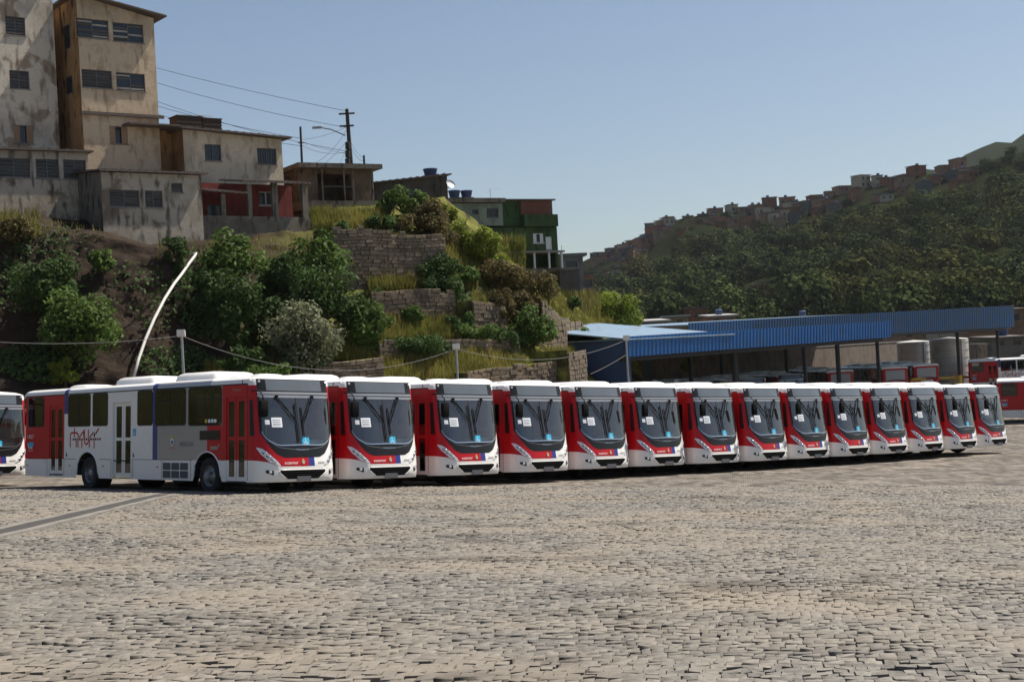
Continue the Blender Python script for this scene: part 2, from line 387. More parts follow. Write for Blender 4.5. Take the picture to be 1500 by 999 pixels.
M_INK2 = simple('faded_ink', (.40, .38, .36, 1), .6)
M_MATTE = simple('matte_black', (.009, .009, .009, 1), .85, 0, .2, 8, spec=.1)
M_COWLGLARE = simple('cowl_painted_glare', (.46, .50, .44, 1), .6, 0, .1, 6)  # pale tint paints in the bright glare seen low behind the windshield
M_REARP = simple('rear_panel_grey', (.40, .40, .40, 1), .5, 0, .08, 4)
def make_bus():
    bus = empty('city_bus', (0, 0, 0))
    P = dict(parent=bus, local=True)
    # --- body shell: door side, driver side, rear
    mb = MB()     # materials: 0 white 1 red 2 silver 3 blue
    ZB = .36
    def colr(x, z, right=True):
        if z < .92: return 0
        if x > -1.90: return 1
        if x > -2.63 : return 1 if z < 1.84 or x > -1.9 else 2
        if x > -5.16: return 2
        if x > -5.42: return 3
        if x > -10.38: return 0
        if x > -10.62: return 3 if z > 2.3 else 0
        return 1
    for sgn in (-1, 1):
        y = sgn * BW
        ops = [(a + .03, b - .03, c + .03, d - .03) for (a, b, c, d) in WIN_R] + (list(DOORS) if sgn < 0 else [])
        if sgn > 0: ops += [(-11.8, -10.55, 1.93, 2.85), (-7.75, -6.45, 1.93, 2.85), (-1.6, -.82, 1.60, 2.85)]
        xs = {-BL, -.70, -13.0, -10.62, -10.38, -5.42, -5.16, -2.63, -1.90}
        zs = {ZB, .44, .92, 1.2, 1.84, 2.3, 2.62, 2.90}
        for o in ops: xs |= {o[0], o[1]}; zs |= {o[2], o[3]}
        for c in WHX: xs |= {c - .70, c + .70}
        xs = sorted(xs); zs = sorted(zs)
        for i in range(len(xs) - 1):
            for j in range(len(zs) - 1):
                xc = (xs[i] + xs[i + 1]) / 2; zc = (zs[j] + zs[j + 1]) / 2
                if any(o[0] < xc < o[1] and o[2] < zc < o[3] for o in ops): continue
                if zc < 1.2 and any(abs(xc - c) < .70 for c in WHX): continue
                zl, zr = zs[j], zs[j]
                if j == 0:     # tail of the skirt rises behind the rear door
                    rise = lambda x: ZB + max(0, (-11.9 - x)) * .17
                    zl = max(zl, rise(xs[i])); zr = max(zr, rise(xs[i + 1]))
                if zl >= zs[j + 1] - 1e-4 and zr >= zs[j + 1] - 1e-4: continue
                zl = min(zl, zs[j + 1]); zr = min(zr, zs[j + 1])
                mb.quad((xs[i], y, zl), (xs[i + 1], y, zr), (xs[i + 1], y, zs[j + 1]), (xs[i], y, zs[j + 1]), colr(xc, zc))
        for c in WHX:          # wheel arch fill above the arc
            R = .64; n = 18
            arc = [(c - .70, ZB)] + [(c - R * math.cos(math.pi * k / n), max(ZB, .50 + R * math.sin(math.pi * k / n) ** .9)) for k in range(n + 1)] + [(c + .70, ZB)]
            for (a, b) in zip(arc[:-1], arc[1:]):
                zt = .92
                for (zlo, zhi) in ((None, .92), (.92, 1.2)):
                    pa = a[1] if zlo is None else max(a[1], zlo); pb = b[1] if zlo is None else max(b[1], zlo)
                    pa = min(pa, zhi); pb = min(pb, zhi)
                    if pa >= zhi - 1e-4 and pb >= zhi - 1e-4: continue
                    mb.quad((a[0], y, pa), (b[0], y, pb), (b[0], y, zhi), (a[0], y, zhi), colr((a[0] + b[0]) / 2, zhi - .01))
            ins = [(p[0], y, p[1]) for p in arc[1:-1]]; inn = [(p[0], y - sgn * .45, p[1]) for p in arc[1:-1]]
            for k in range(len(ins) - 1): mb.quad(ins[k], ins[k + 1], inn[k + 1], inn[k], 4)
            mb.poly(inn, 4)
    # rear face with rounded vertical corners and opening for the rear window
    rz = [.62, .92, 1.75, 2.75, 2.90]; ry = [-1.25, -1.22, -1.12, -.95, .95, 1.12, 1.22, 1.25]; rx = {1.25: 0, 1.22: -.06, 1.12: -.12, .95: -.15}
    for i in range(len(ry) - 1):
        for j in range(len(rz) - 1):
            a, b = ry[i], ry[i + 1]; xa, xb = -BL + rx[abs(a)], -BL + rx[abs(b)]
            mb.quad((xa, a, rz[j]), (xa, a, rz[j + 1]), (xb, b, rz[j + 1]), (xb, b, rz[j]), 0 if j == 0 else 1)
    mb.build('body', [M_WHITE, M_RED, M_GREY, M_BLUE, M_DARK], **P)
    # --- roof
    mb = MB()
    prof = [(-1.25, 2.90), (-1.245, 2.97), (-1.22, 3.02), (-1.15, 3.06), (-.98, 3.10), (-.75, 3.12), (-.30, 3.14), (.30, 3.14), (.75, 3.12), (.98, 3.10), (1.15, 3.06), (1.22, 3.02), (1.245, 2.97), (1.25, 2.90)]
    xr = [-BL - .12, -BL, -10.62, -10.38, -5.42, -5.16, -2.45, -.95, -XF]
    for i in range(len(xr) - 1):
        for j in range(len(prof) - 1):
            xc = (xr[i] + xr[i + 1]) / 2; low = j < 3 or j > 9
            mi = 0
            if -10.62 < xc < -10.38 or -5.42 < xc < -5.16: mi = 3 if low else 0
            elif -5.16 < xc < -2.45 and low: mi = 2
            sh = lambda x, z: z - (.05 if x < -BL - .01 else 0)
            mb.quad((xr[i], prof[j][0], sh(xr[i], prof[j][1])), (xr[i + 1], prof[j][0], prof[j][1]), (xr[i + 1], prof[j + 1][0], prof[j + 1][1]), (xr[i], prof[j + 1][0], sh(xr[i], prof[j + 1][1])), mi)
    mb.poly([(-BL - .12, p[0], p[1] - .05) for p in prof], 0)
    # front dome
    zl = [3.03, 3.04, 3.05, 3.065, 3.08, 3.095, 3.11, 3.125, 3.14]
    fr = ALLY
    rows = [[S(y * fw(z) / 1.25, z) for y in fr] for z in zl]
    b = len(mb.v)
    for r in rows: mb.v += r
    nn = len(fr)
    for j in range(len(rows) - 1):
        for i in range(nn - 1):
            mb.f.append((b + j * nn + i, b + j * nn + i + 1, b + (j + 1) * nn + i + 1, b + (j + 1) * nn + i)); mb.m.append(0)
    mb.f.append(tuple(b + (len(rows) - 1) * nn + i for i in range(nn))); mb.m.append(0)
    ro = mb.build('roof', [M_WHITE, M_RED, M_GREY, M_BLUE], **P); smooth_angle(ro, 40)
    for y in (-1, 1):
        mb = MB(); mb.box(-BL, -.74, y * 1.256 - .006, y * 1.256 + .006, 2.885, 2.912); mb.build('rain_gutter', M_BLACK, **P)
    mb = MB(); mb.box(-.975, -.955, -1.257, -1.235, 2.92, 3.0); mb.build('roof_joint', M_BLACK, **P)
    # --- front
    mb = MB(); front_patch(mb, ALLY, lambda y: .36 + .05 * max(0, 1 - abs(y) / .6) * 0, Z1, 7)
    # bumper lip turning under
    fr = [S(y, .36) for y in ALLY]; un = [(max(p[0] - .35, -.95), p[1] * .97, .34) for p in fr]
    for i in range(len(fr) - 1): mb.quad(fr[i], un[i], un[i + 1], fr[i + 1])
    o = mb.build('bumper', M_WHITE, **P); smooth_angle(o)
    mb = MB(); front_patch(mb, ysp(-.70, .70, 16), lambda y: .705 + .0 * y, lambda y: .745, 2, .018)
    o = mb.build('bumper_lip', M_WHITE, **P)
    mb = MB()
    for (a, c, mi) in ((-1.12, .18, 0), (.18, .37, 1), (.37, .98, 2), (.98, 1.12, 2)):
        front_patch(mb, ysp(a, c, max(2, int((c - a) / .07))), Z1, Z2, 5, 0, mi)
    o = mb.build('hood', [M_RED, M_BLUE, M_WHITE], **P); smooth_angle(o)
    for sg in (-1, 1):
        mb = MB(); front_patch(mb, corner_cols(sg), Z1, 2.86, 12)
        o = mb.build('front_pillar', M_RED, **P); smooth_angle(o, 50)
        mb = MB(); front_patch(mb, corner_cols(sg), 2.86, 3.03, 4); o = mb.build('corner_cap', M_WHITE, **P); smooth_angle(o, 50)
    mb = MB(); front_patch(mb, ysp(-1.12, 1.12, 32), Z2, Z3, 4, .004)
    bandt = lambda y: Z3(y) - .13 * max(0, 1 - abs(y) / 1.0)
    o = mb.build('front_black_panel', M_GLOSSBLACK, **P); smooth_angle(o)
    mb = MB(); front_patch(mb, ysp(-.95, .95, 24), lambda y: bandt(y) - .008, bandt, 1, .010); mb.build('panel_seam', M_SILVER, parent=bus, local=True)
    # windshield in two panes with silver surround
    for (a, c) in ((-1.11, -.035), (-.025, 1.11)):
        mb = MB(); front_patch(mb, ysp(a, c, 14), lambda y: Z3(y) + .012, 2.54, 10, .0); o = mb.build('windshield', M_WS, **P); smooth_angle(o)
    mb = MB(); front_patch(mb, ysp(-1.10, 1.10, 32), lambda y: Z3(y) - .004, lambda y: Z3(y) + .024, 1, .012)
    o = mb.build('windshield_trim', M_CHROME, **P); smooth_angle(o)
    for sg in (-1, 1):
        mb = MB(); front_patch(mb, ysp(sg * 1.085, sg * 1.135, 2), 1.60, 2.56, 8, .008); mb.build('windshield_seal', M_BLACK, **P)
    mb = MB(); front_patch(mb, ysp(-.036, -.016, 1), 1.27, 2.55, 8, .006); mb.build('windshield_seal', M_BLACK, **P)
    mb = MB(); front_patch(mb, ysp(-1.125, 1.125, 30), 2.54, 2.69, 3, .004); o = mb.build('header_strip', M_SILVER, **P); smooth_angle(o)
    mb = MB(); front_patch(mb, ysp(-1.15, 1.15, 30), 2.615, 2.632, 1, .013); mb.build('header_line', M_BLACK, **P)
    mb = MB()
    front_patch(mb, ysp(-1.12, 1.12, 30), 2.69, 3.03, 6, 0.003, 0); front_patch(mb, ysp(-.88, .88, 18), 2.72, 3.01, 4, .008, 1)
    o = mb.build('destination_sign', [M_GLOSSBLACK, M_SIGN], **P); smooth_angle(o)
    for sg in (-1, 1):
        p = S(sg * 1.06, 2.955, .012); mb = MB(); mb.lathe([(.034, -.01), (.034, .012), (.022, .026), (.0, .03)], p, (1, sg * .5, 0), 10); mb.build('marker_lamp', M_LAMPWHITE, **P)
    # grille, plate, fog lamps, headlights
    gy = lambda z: .50 + .23 * min(1, max(0, (z - .43) / .15))
    mb = MB()
    zz = [.43, .47, .53, .60, .655]
    cols = [[S(gy(z) * k / 12, z, .004) for z in zz] for k in range(-12, 13)]
    b = len(mb.v)
    for c in cols: mb.v += c
    for i in range(24):
        for k in range(4): mb.f.append((b + i * 5 + k, b + (i + 1) * 5 + k, b + (i + 1) * 5 + k + 1, b + i * 5 + k + 1)); mb.m.append(0)
    g = mb.build('grille', M_MATTE, **P)
    for k, z in enumerate((.485, .545, .605)):
        mb = MB(); w = gy(z) - .05; mb.tube([S(y, z, .012) for y in ysp(-w, w, 12)], .009, 5); mb.build('grille_slat', M_MATTE, g, local=True)
    rim = [S(gy(z), z, .012) for z in zz]; rim2 = [S(-gy(z), z, .012) for z in zz]
    mb = MB(); mb.tube([S(y, .668, .010) for y in ysp(-.73, .73, 16)], .012, 6); mb.tube(rim, .012, 6); mb.tube(rim2, .012, 6); mb.tube([S(y, .422, .008) for y in ysp(-.5, .5, 12)], .012, 6)
    mb.build('grille_frame', M_WHITE, g, smooth=True, local=True)
    px = S(0, .45)[0] + .035
    mb = MB(); mb.box(px - .012, px + .006, -.22, .22, .365, .50); mb.build('licence_plate', M_PLATE, **P)
    for sg in (-1, 1):
        mb = MB()
        hi = lerp([.70, .76, 1.10, 1.20], [.80, .88, 1.215, 1.255]); lo = lerp([.70, .98, 1.14, 1.20], [.765, .885, 1.08, 1.23])
        ys = ysp(sg * .70, sg * 1.20, 16)
        if sg < 0: ys = ys[::-1]
        front_patch(mb, ys, lo, hi, 4, .014)
        h = mb.build('headlight', M_LAMPWHITE, **P); smooth_angle(h)
        mb = MB()
        for (yy, z, r) in ((.86, .875, .050), (.95, .985, .055), (1.04, 1.085, .05)):
            mb.lathe([(r, 0), (r * .9, .008), (r * .55, .006), (.0, .014)], S(sg * yy, z, .018), (1, sg * .35, 0), 12)
        mb.build('reflector', M_CHROME, h, smooth=True, local=True)
        mb = MB(); front_patch(mb, ysp(sg * .80, sg * 1.12, 8) if sg > 0 else ysp(sg * 1.12, sg * .80, 8), lambda y: lo(y) + .32 * (hi(y) - lo(y)), lambda y: lo(y) + .55 * (hi(y) - lo(y)), 1, .0165)
        mb.build('lamp_divider', M_PLATE, h, local=True)
        mb = MB(); ys = ysp(sg * .88, sg * 1.06, 4)
        front_patch(mb, ys if sg > 0 else ys[::-1], lerp([.88, 1.06], [.535, .60]), lerp([.88, 1.06], [.655, .67]), 2, .010); f = mb.build('fog_lamp', M_BLACK, **P)
        mb = MB(); mb.lathe([(.042, 0), (.040, .012), (.02, .018), (0, .02)], S(sg * .96, .615, .012), (1, sg * .3, 0), 12); mb.build('lens', M_LAMPWHITE, f, local=True)
    # wipers hung from the header
    for (y0, y1, yb, z1, zb0, zb1) in ((-.63, -.13, -.10, 1.92, 2.38, 1.36), (.48, .12, .10, 1.88, 2.28, 1.55)):
        w = MB(); a = S(y0, 2.57, .05); m = S((y0 + y1) / 2, (2.57 + z1) / 2, .075); e = S(y1, z1, .055)
        w.tube([a, m, e], .014, 6); a2 = S(y0 + .07 * np.sign(y1 - y0) * -1 + .0, 2.57, .045); w.tube([a2, S(y1 + .0, z1 + .07, .05)], .011, 6)
        w.lathe([(.035, -.03), (.035, .03), (0, .03)], a, (1, 0, 0), 10)
        wo = w.build('wiper', M_MATTE, **P)
        w = MB(); w.tube([S(yb, zb0, .03), S(yb, (zb0 + zb1) / 2, .035), S(yb, zb1, .03)], .016, 6); w.build('wiper_blade', M_MATTE, wo, local=True)
    # stickers behind the glass
    mb = MB(); q = lambda y, z: (S(y, z, -.02))
    front_patch(mb, ysp(-.83, -.53, 4), 1.77, 2.02, 2, .005); pa = mb.build('paper_notice', M_PAPER, **P)
    mb = MB()
    for z in (1.96, 1.91, 1.86, 1.82): front_patch(mb, ysp(-.80, -.57, 3), z - .006, z + .006, 1, .008)
    mb.build('printing', M_INK, pa, local=True)
    mb = MB(); front_patch(mb, ysp(-1.0, -.88, 2), 1.84, 1.96, 2, .005); mb.build('small_notice', M_PAPER, **P)
    mb = MB(); front_patch(mb, ysp(.04, .26, 3), 1.295, 1.50, 2, .005); st = mb.build('access_sticker', M_CYAN, **P)
    mb = MB(); mf = lambda y, z: S(y, z, .009)
    strokes(mb, [[(.14, 1.44), (.14, 1.38), (.19, 1.37), (.205, 1.32)], [(.115, 1.385), (.10, 1.35), (.115, 1.315), (.15, 1.31), (.175, 1.335)]], .014, mf)
    mb.poly([mf(.14 + .014 * math.cos(k), 1.468 + .014 * math.sin(k)) for k in np.linspace(0, 2 * math.pi, 9)[:-1]])
    mb.build('wheelchair_symbol', M_WHITE, st, local=True)
    fmap = lambda y, z: S(y, z, .012)
    decal_text('maker_lettering', 'MARCOPOLO', fmap, -.20, .22, 1.175, 1.212, M_CHROME, bus)
    decal_text('operator_lettering', 'suzantur', fmap, -.58, -.17, .815, .875, M_WHITE, bus, .15)
    mb = MB(); cres = [(0, .80), (.045, .83), (.05, .90), (0, .915), (-.05, .90), (-.045, .83)]
    mb.poly([S(a, b, .012) for a, b in cres], 0); mb.poly([S(a * .55, .855 + (b - .855) * .5, .015) for a, b in cres], 1); mb.poly([S(a, b, .013) for a, b in [(-.03, .92), (.03, .92), (.02, .945), (-.02, .945)]], 2)
    mb.build('city_crest', [M_GREY, M_GOLD, M_GOLD], **P)
    mb = MB()
    for k in range(4):
        a = .49 + k * .056; mb.poly([S(q, z, .011) for q, z in ((a, .825), (a + .042, .825), (a + .046, .87), (a + .004, .87))])
    mb.build('faded_number', M_INK2, **P)
    # mirrors on curved arms
    for sg in (-1, 1):
        mb = MB(); a = (-.60, sg * 1.21, 2.72)
        pts = [a, (-.35, sg * 1.27, 2.72), (-.10, sg * 1.30, 2.70), (.06, sg * 1.33, 2.58), (.10, sg * 1.33, 2.42)] if sg < 0 else [(-.72, 1.24, 2.60), (-.78, 1.32, 2.60), (-.80, 1.36, 2.52), (-.80, 1.37, 2.40)]
        mb.tube(pts, .02, 8); ar = mb.build('mirror_arm', M_BLACK, bus, smooth=True, local=True)
        cx, cy = pts[-1][0], pts[-1][1]
        mb = MB()
        for (z, k) in ((2.44, .6), (2.40, 1), (2.05, 1), (1.98, .7)): pass
        ring = lambda z, k: [(cx + .055 * k, cy - .11 * k, z), (cx + .075 * k, cy, z), (cx + .055 * k, cy + .11 * k, z), (cx - .05 * k, cy + .12 * k, z), (cx - .05 * k, cy - .12 * k, z)]
        rs = [ring(2.47, .5), ring(2.43, .95), ring(2.25, 1), ring(2.06, .95), ring(2.02, .6)]
        b = len(mb.v)
        for r in rs: mb.v += r
        for i in range(4):
            for k in range(5): mb.f.append((b + i * 5 + k, b + i * 5 + (k + 1) % 5, b + (i + 1) * 5 + (k + 1) % 5, b + (i + 1) * 5 + k)); mb.m.append(0)
        mb.f.append(tuple(b + k for k in range(5))); mb.m.append(0); mb.f.append(tuple(b + 20 + k for k in reversed(range(5)))); mb.m.append(0)
        mo = mb.build('mirror', M_MATTE, ar, local=True); smooth_angle(mo, 50)
    # --- side windows: bonded panes with black border
    def pane(name, x0, x1, z0, z1, sgn, r=.09, glass=M_TINT, div=None, frit=.035):
        def rr(a, b, c, d, r, off):
            pts = []
            for (cx, cz, t0) in ((b - r, c + r, -90), (b - r, d - r, 0), (a + r, d - r, 90), (a + r, c + r, 180)):
                for k in range(5): t = math.radians(t0 + 22.5 * k); pts.append((cx + r * math.cos(t), sgn * (BW + off), cz + r * math.sin(t)))
            return pts
        mb = MB(); o_ = rr(x0, x1, z0, z1, r, .006); i_ = rr(x0 + frit, x1 - frit, z0 + frit, z1 - frit, r * .75, .006); n = len(o_)
        e_ = [(p[0], sgn * BW, p[2]) for p in o_]
        for k in range(n):
            mb.quad(o_[k], o_[(k + 1) % n], i_[(k + 1) % n], i_[k], 0); mb.quad(e_[k], e_[(k + 1) % n], o_[(k + 1) % n], o_[k], 0)
        mb.poly(i_, 1)
        if div:
            for xx in div: mb.box(xx - .012, xx + .012, sgn * (BW + .007) - .003, sgn * (BW + .007) + .003, z0 + frit, z1 - frit, 0)
            mb.box(x0 + frit, x1 - frit, sgn * (BW + .007) - .003, sgn * (BW + .007) + .003, z1 - .33, z1 - .31, 0)
        return mb.build(name, [M_BLACK, glass], **P)
    for i, (a, b, c, d) in enumerate(WIN_R):
        for sgn in (-1, 1):
            pane('side_window', a, b, c, d, sgn, div=[(a + b) / 2] if b - a > 1.2 else None)
    for (a, b, c, d) in ((-11.83, -10.52, 1.90, 2.88), (-7.78, -6.42, 1.90, 2.88), (-1.63, -.79, 1.57, 2.88)): pane('side_window', a, b, c, d, 1)
    mb = MB(); front_patch(mb, [-1.249, -1.245, -1.235, -1.22], 1.55, 2.48, 4, .005); mb.build('corner_window', M_GLOSSBLACK, **P)
    # --- doors: two leaves, each with an upper and a lower pane
    for di, (a, b, c, d) in enumerate(DOORS):
        yy = -BW + (.02 if di != 1 else .06)
        cu = [M_RED, M_WHITE, M_RED][di] if di != 0 else M_RED
        dr = MB()
        dr.box(a, b, -BW + .0, -BW + .10, d - .05, d, 0); dr.box(a - .001, a + .03, -BW + .002, -BW + .10, .92, d - .05, 0); dr.box(b - .03, b + .001, -BW + .002, -BW + .10, .92, d - .05, 0)
        dr.box(a - .001, a + .03, -BW + .002, -BW + .10, c, .92, 1); dr.box(b - .03, b + .001, -BW + .002, -BW + .10, c, .92, 1)
        dr.box(a + .03, b - .03, -BW + .0, -BW + .25, c - .03, c + .0, 2)
        door = dr.build('door', [cu, M_WHITE, M_YELLOW if di == 1 else M_DARK], **P)
        mid = (a + b) / 2
        for (p, q) in ((a + .035, mid - .012), (mid + .012, b - .035)):
            lf = MB(); t = .085; zc = c + (d - c) * .50
            for (z0, z1, mi) in ((c + .02, .92, 1), (.92, d - .055, 0)):
                lf.box(p, p + t, yy, yy + .04, z0, z1, mi); lf.box(q - t, q, yy, yy + .04, z0, z1, mi)
            lf.box(p + t, q - t, yy + .001, yy + .039, c + .02, c + .13, 1); lf.box(p + t, q - t, yy + .001, yy + .039, zc - .045, zc + .045, 0); lf.box(p + t, q - t, yy + .001, yy + .039, d - .16, d - .055, 0)
            lo_ = lf.build('door_leaf', [cu, M_WHITE], door, local=True)
            for (z0, z1) in ((c + .13, zc - .045), (zc + .045, d - .16)):
                g = MB(); g.quad((p + t, yy + .012, z0), (q - t, yy + .012, z0), (q - t, yy + .012, z1), (p + t, yy + .012, z1)); g.build('pane', M_DOORG, door, local=True)
    # --- skirt details: seams, vents, markers, arch lips
    mb = MB()
    for (a, b) in ((-13.0, -11.7), (-10.6, -9.9), (-8.4, -7.75), (-6.55, -3.35), (-1.95, -1.78)): mb.box(a, b, -BW - .004, -BW + .002, .915, .928)
    for x in (-11.72, -10.62, -7.74, -6.52, -4.92, -3.42, -.73): mb.box(x - .006, x + .006, -BW - .004, -BW + .002, .40, .915)
    mb.box(-.735, -.723, -BW - .004, -BW + .002, .93, 2.9)
    mb.build('panel_joint', M_BLACK, **P)
    v = MB(); v.box(-4.88, -3.50, -BW - .010, -BW + .0, .40, .875); vo = v.build('vent_frame', M_WHITE, **P)
    for i in range(3):
        for j in range(2):
            x = -4.84 + i * .445; z = .425 + j * .222
            g = MB(); g.quad((x, -BW - .012, z), (x + .40, -BW - .012, z), (x + .40, -BW - .012, z + .195), (x, -BW - .012, z + .195), 0)
            for k in range(6): g.obox((x, -BW - .013, z + .012 + k * .031), (.40, 0, 0), (0, -.008, -.012), (0, 0, .012), 1)
            g.build('vent_louvre', [M_DARK, M_PLATE], vo, local=True)
    for x in (-13.05, -10.25, -8.2, -5.15):
        z = .72
        mb = MB(); p = (x, -BW - .008, z); mb.box(x - .05, x + .05, -BW - .012, -BW, z - .018, z + .018); mb.build('side_marker', M_ORANGE, **P)
    for c in WHX:
        for sgn in (-1, 1):
            mb = MB(); mb.tube([(c - .645 * math.cos(math.pi * k / 20), sgn * (BW + .004), .50 + .645 * math.sin(math.pi * k / 20) ** .9) for k in range(21)], .022, 6)
            mb.build('wheel_arch_trim', M_WHITE, bus, smooth=True, local=True)
    mb = MB(); x0, x1, z0, z1 = -2.97, -2.02, 1.46, 1.71
    mb.bbox(x0, x1, z0, z1, 0, .022, .012); mb.v = [(p[0], -BW - p[2], p[1]) for p in mb.v]; mb.build('side_display', M_GLOSSBLACK, **P)
    mb = MB(); mb.quad(sideR(-2.05, 1.885, .012), sideR(-1.98, 1.885, .012), sideR(-1.98, 1.90, .012), sideR(-2.05, 1.90, .012)); mb.build('lock_plate', M_CHROME, **P)
    stc = [(M_GOLD, -2.72), (M_PAPER, -2.56), (M_PAPER, -2.41), (M_PAPER, -2.27)]
    for (mt, x) in stc:
        mb = MB(); mb.quad(sideR(x, 1.92, .013), sideR(x + .11, 1.92, .013), sideR(x + .11, 2.01, .013), sideR(x, 2.01, .013)); mb.build('window_sticker', mt, **P)
    # decals on the door side
    mp = lambda x, z: sideR(x, z)
    k = 1.94 / 220; pxm = lambda a, b: (-10.25 + (a - 400) * k, 1.535 - (b - 530) / 231)
    L = [[(403, 585), (403, 500), (412, 488), (448, 488), (459, 500), (459, 520)], [(432, 458), (432, 515)], [(446, 545), (446, 586)], [(458, 545), (458, 586)],
         [(468, 520), (496, 478), (499, 520)], [(485, 545), (485, 588)], [(503, 470), (503, 520)], [(503, 545), (507, 562), (517, 569), (527, 562), (531, 545)], [(530, 470), (530, 520)],
         [(540, 520), (565, 488)], [(538, 545), (538, 588)], [(570, 545), (570, 592)]]
    mb = MB(); strokes(mb, [[pxm(*p) for p in ln] for ln in L], .05, mp, 0)
    for i in range(13):
        a = 420 + i * 15.4; mb.quad(*[mp(*pxm(x, y)) for x, y in ((a, 541), (a + 11, 541), (a + 11, 527), (a, 527))], [1, 1, 0, 1, 0, 0, 1, 0, 1, 0, 1, 0, 1][i])
    for i in range(5):
        t0 = i / 5; x = 570 + 32 * t0 if i > 1 else 570; y = 515 - 55 * t0
        strokes(mb, [[pxm(x, y), pxm(x + 5, y - 8)]], .055, mp, [1, 1, 1, 0, 0][i])
    mb.build('mauá_logo', [M_RED, M_BLACK], **P).name = 'city_logo'
    decal_text('fleet_number', '1827', mp, -13.05, -12.62, 1.56, 1.68, M_WHITE, bus, .1)
    mb = MB(); strokes(mb, [[(-13.04, 1.42), (-13.0, 1.30), (-12.95, 1.26), (-12.72, 1.26)]], .035, mp, 1); mb.poly([mp(*p) for p in ((-12.98, 1.44), (-12.66, 1.44), (-12.64, 1.36), (-12.70, 1.28), (-12.92, 1.28), (-12.98, 1.34))], 0)
    mb.build('operator_emblem', [M_CYAN, M_WHITE], **P)
    decal_text('operator_name', 'suzantur', mp, -13.02, -12.66, 1.16, 1.20, M_WHITE, bus)
    mb = MB(); sh = [(-4.46, 1.50), (-4.30, 1.50), (-4.30, 1.36), (-4.38, 1.28), (-4.46, 1.36)]; mb.poly([mp(*p) for p in sh], 0); mb.poly([sideR(-4.38 + (p[0] + 4.38) * .6, 1.39 + (p[1] - 1.39) * .6, .01) for p in sh], 1)
    mb.poly([mp(*p) for p in ((-4.46, 1.52), (-4.30, 1.52), (-4.32, 1.585), (-4.36, 1.56), (-4.38, 1.60), (-4.40, 1.56), (-4.44, 1.585))], 2); mb.quad(mp(-4.50, 1.235), mp(-4.26, 1.235), mp(-4.26, 1.26), mp(-4.50, 1.26), 3)
    mb.build('city_crest', [M_WHITE, M_BLUE, M_GOLD, M_ORANGE], **P)
    decal_text('city_lettering', 'MAUÁ', mp, -3.98, -3.30, 1.28, 1.46, M_INK, bus)
    decal_text('model_lettering', 'Torino', mp, -1.42, -1.06, 2.73, 2.79, M_CHROME, bus, .2)
    mb = MB(); mb.quad(mp(-6.50, 1.60), mp(-6.33, 1.60), mp(-6.33, 1.80), mp(-6.50, 1.80), 0)
    st = mb.build('access_sign', M_CYAN, **P); mb = MB(); m2 = lambda x, z: sideR(x, z, .010)
    strokes(mb, [[(-6.425, 1.76), (-6.425, 1.70), (-6.38, 1.69), (-6.365, 1.65)], [(-6.45, 1.70), (-6.46, 1.665), (-6.44, 1.64), (-6.405, 1.64)]], .014, m2); mb.build('wheelchair_symbol', M_WHITE, st, local=True)
    for x in (-10.5, -6.5):
        mb = MB(); mb.poly([mp(x, 1.0), mp(x + .10, 1.0), mp(x + .02, 1.14)]); mb.build('warning_triangle', M_BLACK, **P)
    mb = MB(); strokes(mb, [[(-2.45, 1.22), (-2.12, 1.22)], [(-2.45, 1.27), (-2.16, 1.27)], [(-2.14, 1.22), (-2.04, 1.34)]], .035, mp); mb.build('side_emblem', M_SILVER, **P)
    # --- roof units
    for (a, b, hw, h) in ((-11.75, -10.6, .55, .13), (-8.55, -6.35, .72, .24), (-5.2, -3.1, .72, .24), (-3.0, -2.3, .42, .10), (-2.0, -1.3, .42, .11)):
        z = 3.105; mb = MB(); rows = [(0, 0), (.02, h * .55), (.08, h * .85), (.16, h)]
        pts = []
        for (ins, dz) in rows:
            x0, x1, w = a + ins * 1.6, b - ins * 1.2, hw - ins
            r = .10
            pts.append([(x0, -w + r, z + dz), (x0 + r, -w, z + dz), (x1 - r, -w, z + dz), (x1, -w + r, z + dz), (x1, w - r, z + dz), (x1 - r, w, z + dz), (x0 + r, w, z + dz), (x0, w - r, z + dz)])
        bb = len(mb.v)
        for r in pts: mb.v += r
        for i in range(len(pts) - 1):
            for q in range(8): mb.f.append((bb + i * 8 + q, bb + i * 8 + (q + 1) % 8, bb + (i + 1) * 8 + (q + 1) % 8, bb + (i + 1) * 8 + q)); mb.m.append(0)
        mb.f.append(tuple(bb + (len(pts) - 1) * 8 + q for q in range(8))); mb.m.append(0)
        o = mb.build('roof_unit', M_WHITE, **P); smooth_angle(o, 50)
    # --- rear parts
    mb = MB(); xr_ = -BL - .158
    mb.poly([(xr_, y, z) for y, z in ((-.86, 1.80), (.86, 1.80), (.92, 1.9), (.92, 2.68), (.86, 2.74), (-.86, 2.74), (-.92, 2.68), (-.92, 1.9))]); mb.build('rear_window', M_REARP, **P)
    mb = MB(); mb.tube([(xr_ - .01, y, 1.74 + .13 * (1 - (y / .95) ** 2)) for y in ysp(-.95, .95, 12)], .03, 6); mb.tube([(xr_ - .01, y, 1.74 - .10 * (1 - (y / .95) ** 2)) for y in ysp(-.95, .95, 12)], .03, 6)
    mb.build('rear_trim', M_BLACK, **P)
    mb = MB(); mb.box(xr_ - .003, xr_ + .01, -.6, .6, .95, 1.6); mb.build('engine_hatch', M_WHITE, **P)
    for sg in (-1, 1):
        mb = MB(); mb.box(xr_ - .02, xr_ + .08, sg * 1.0 - .08, sg * 1.0 + .08, 1.0, 1.5); mb.build('tail_light', M_ORANGE, **P)
    mb = MB(); mb.bbox(-BL - .17, -BL + .05, -1.2, 1.2, .60, .90, .03); mb.build('rear_bumper', M_WHITE, **P)
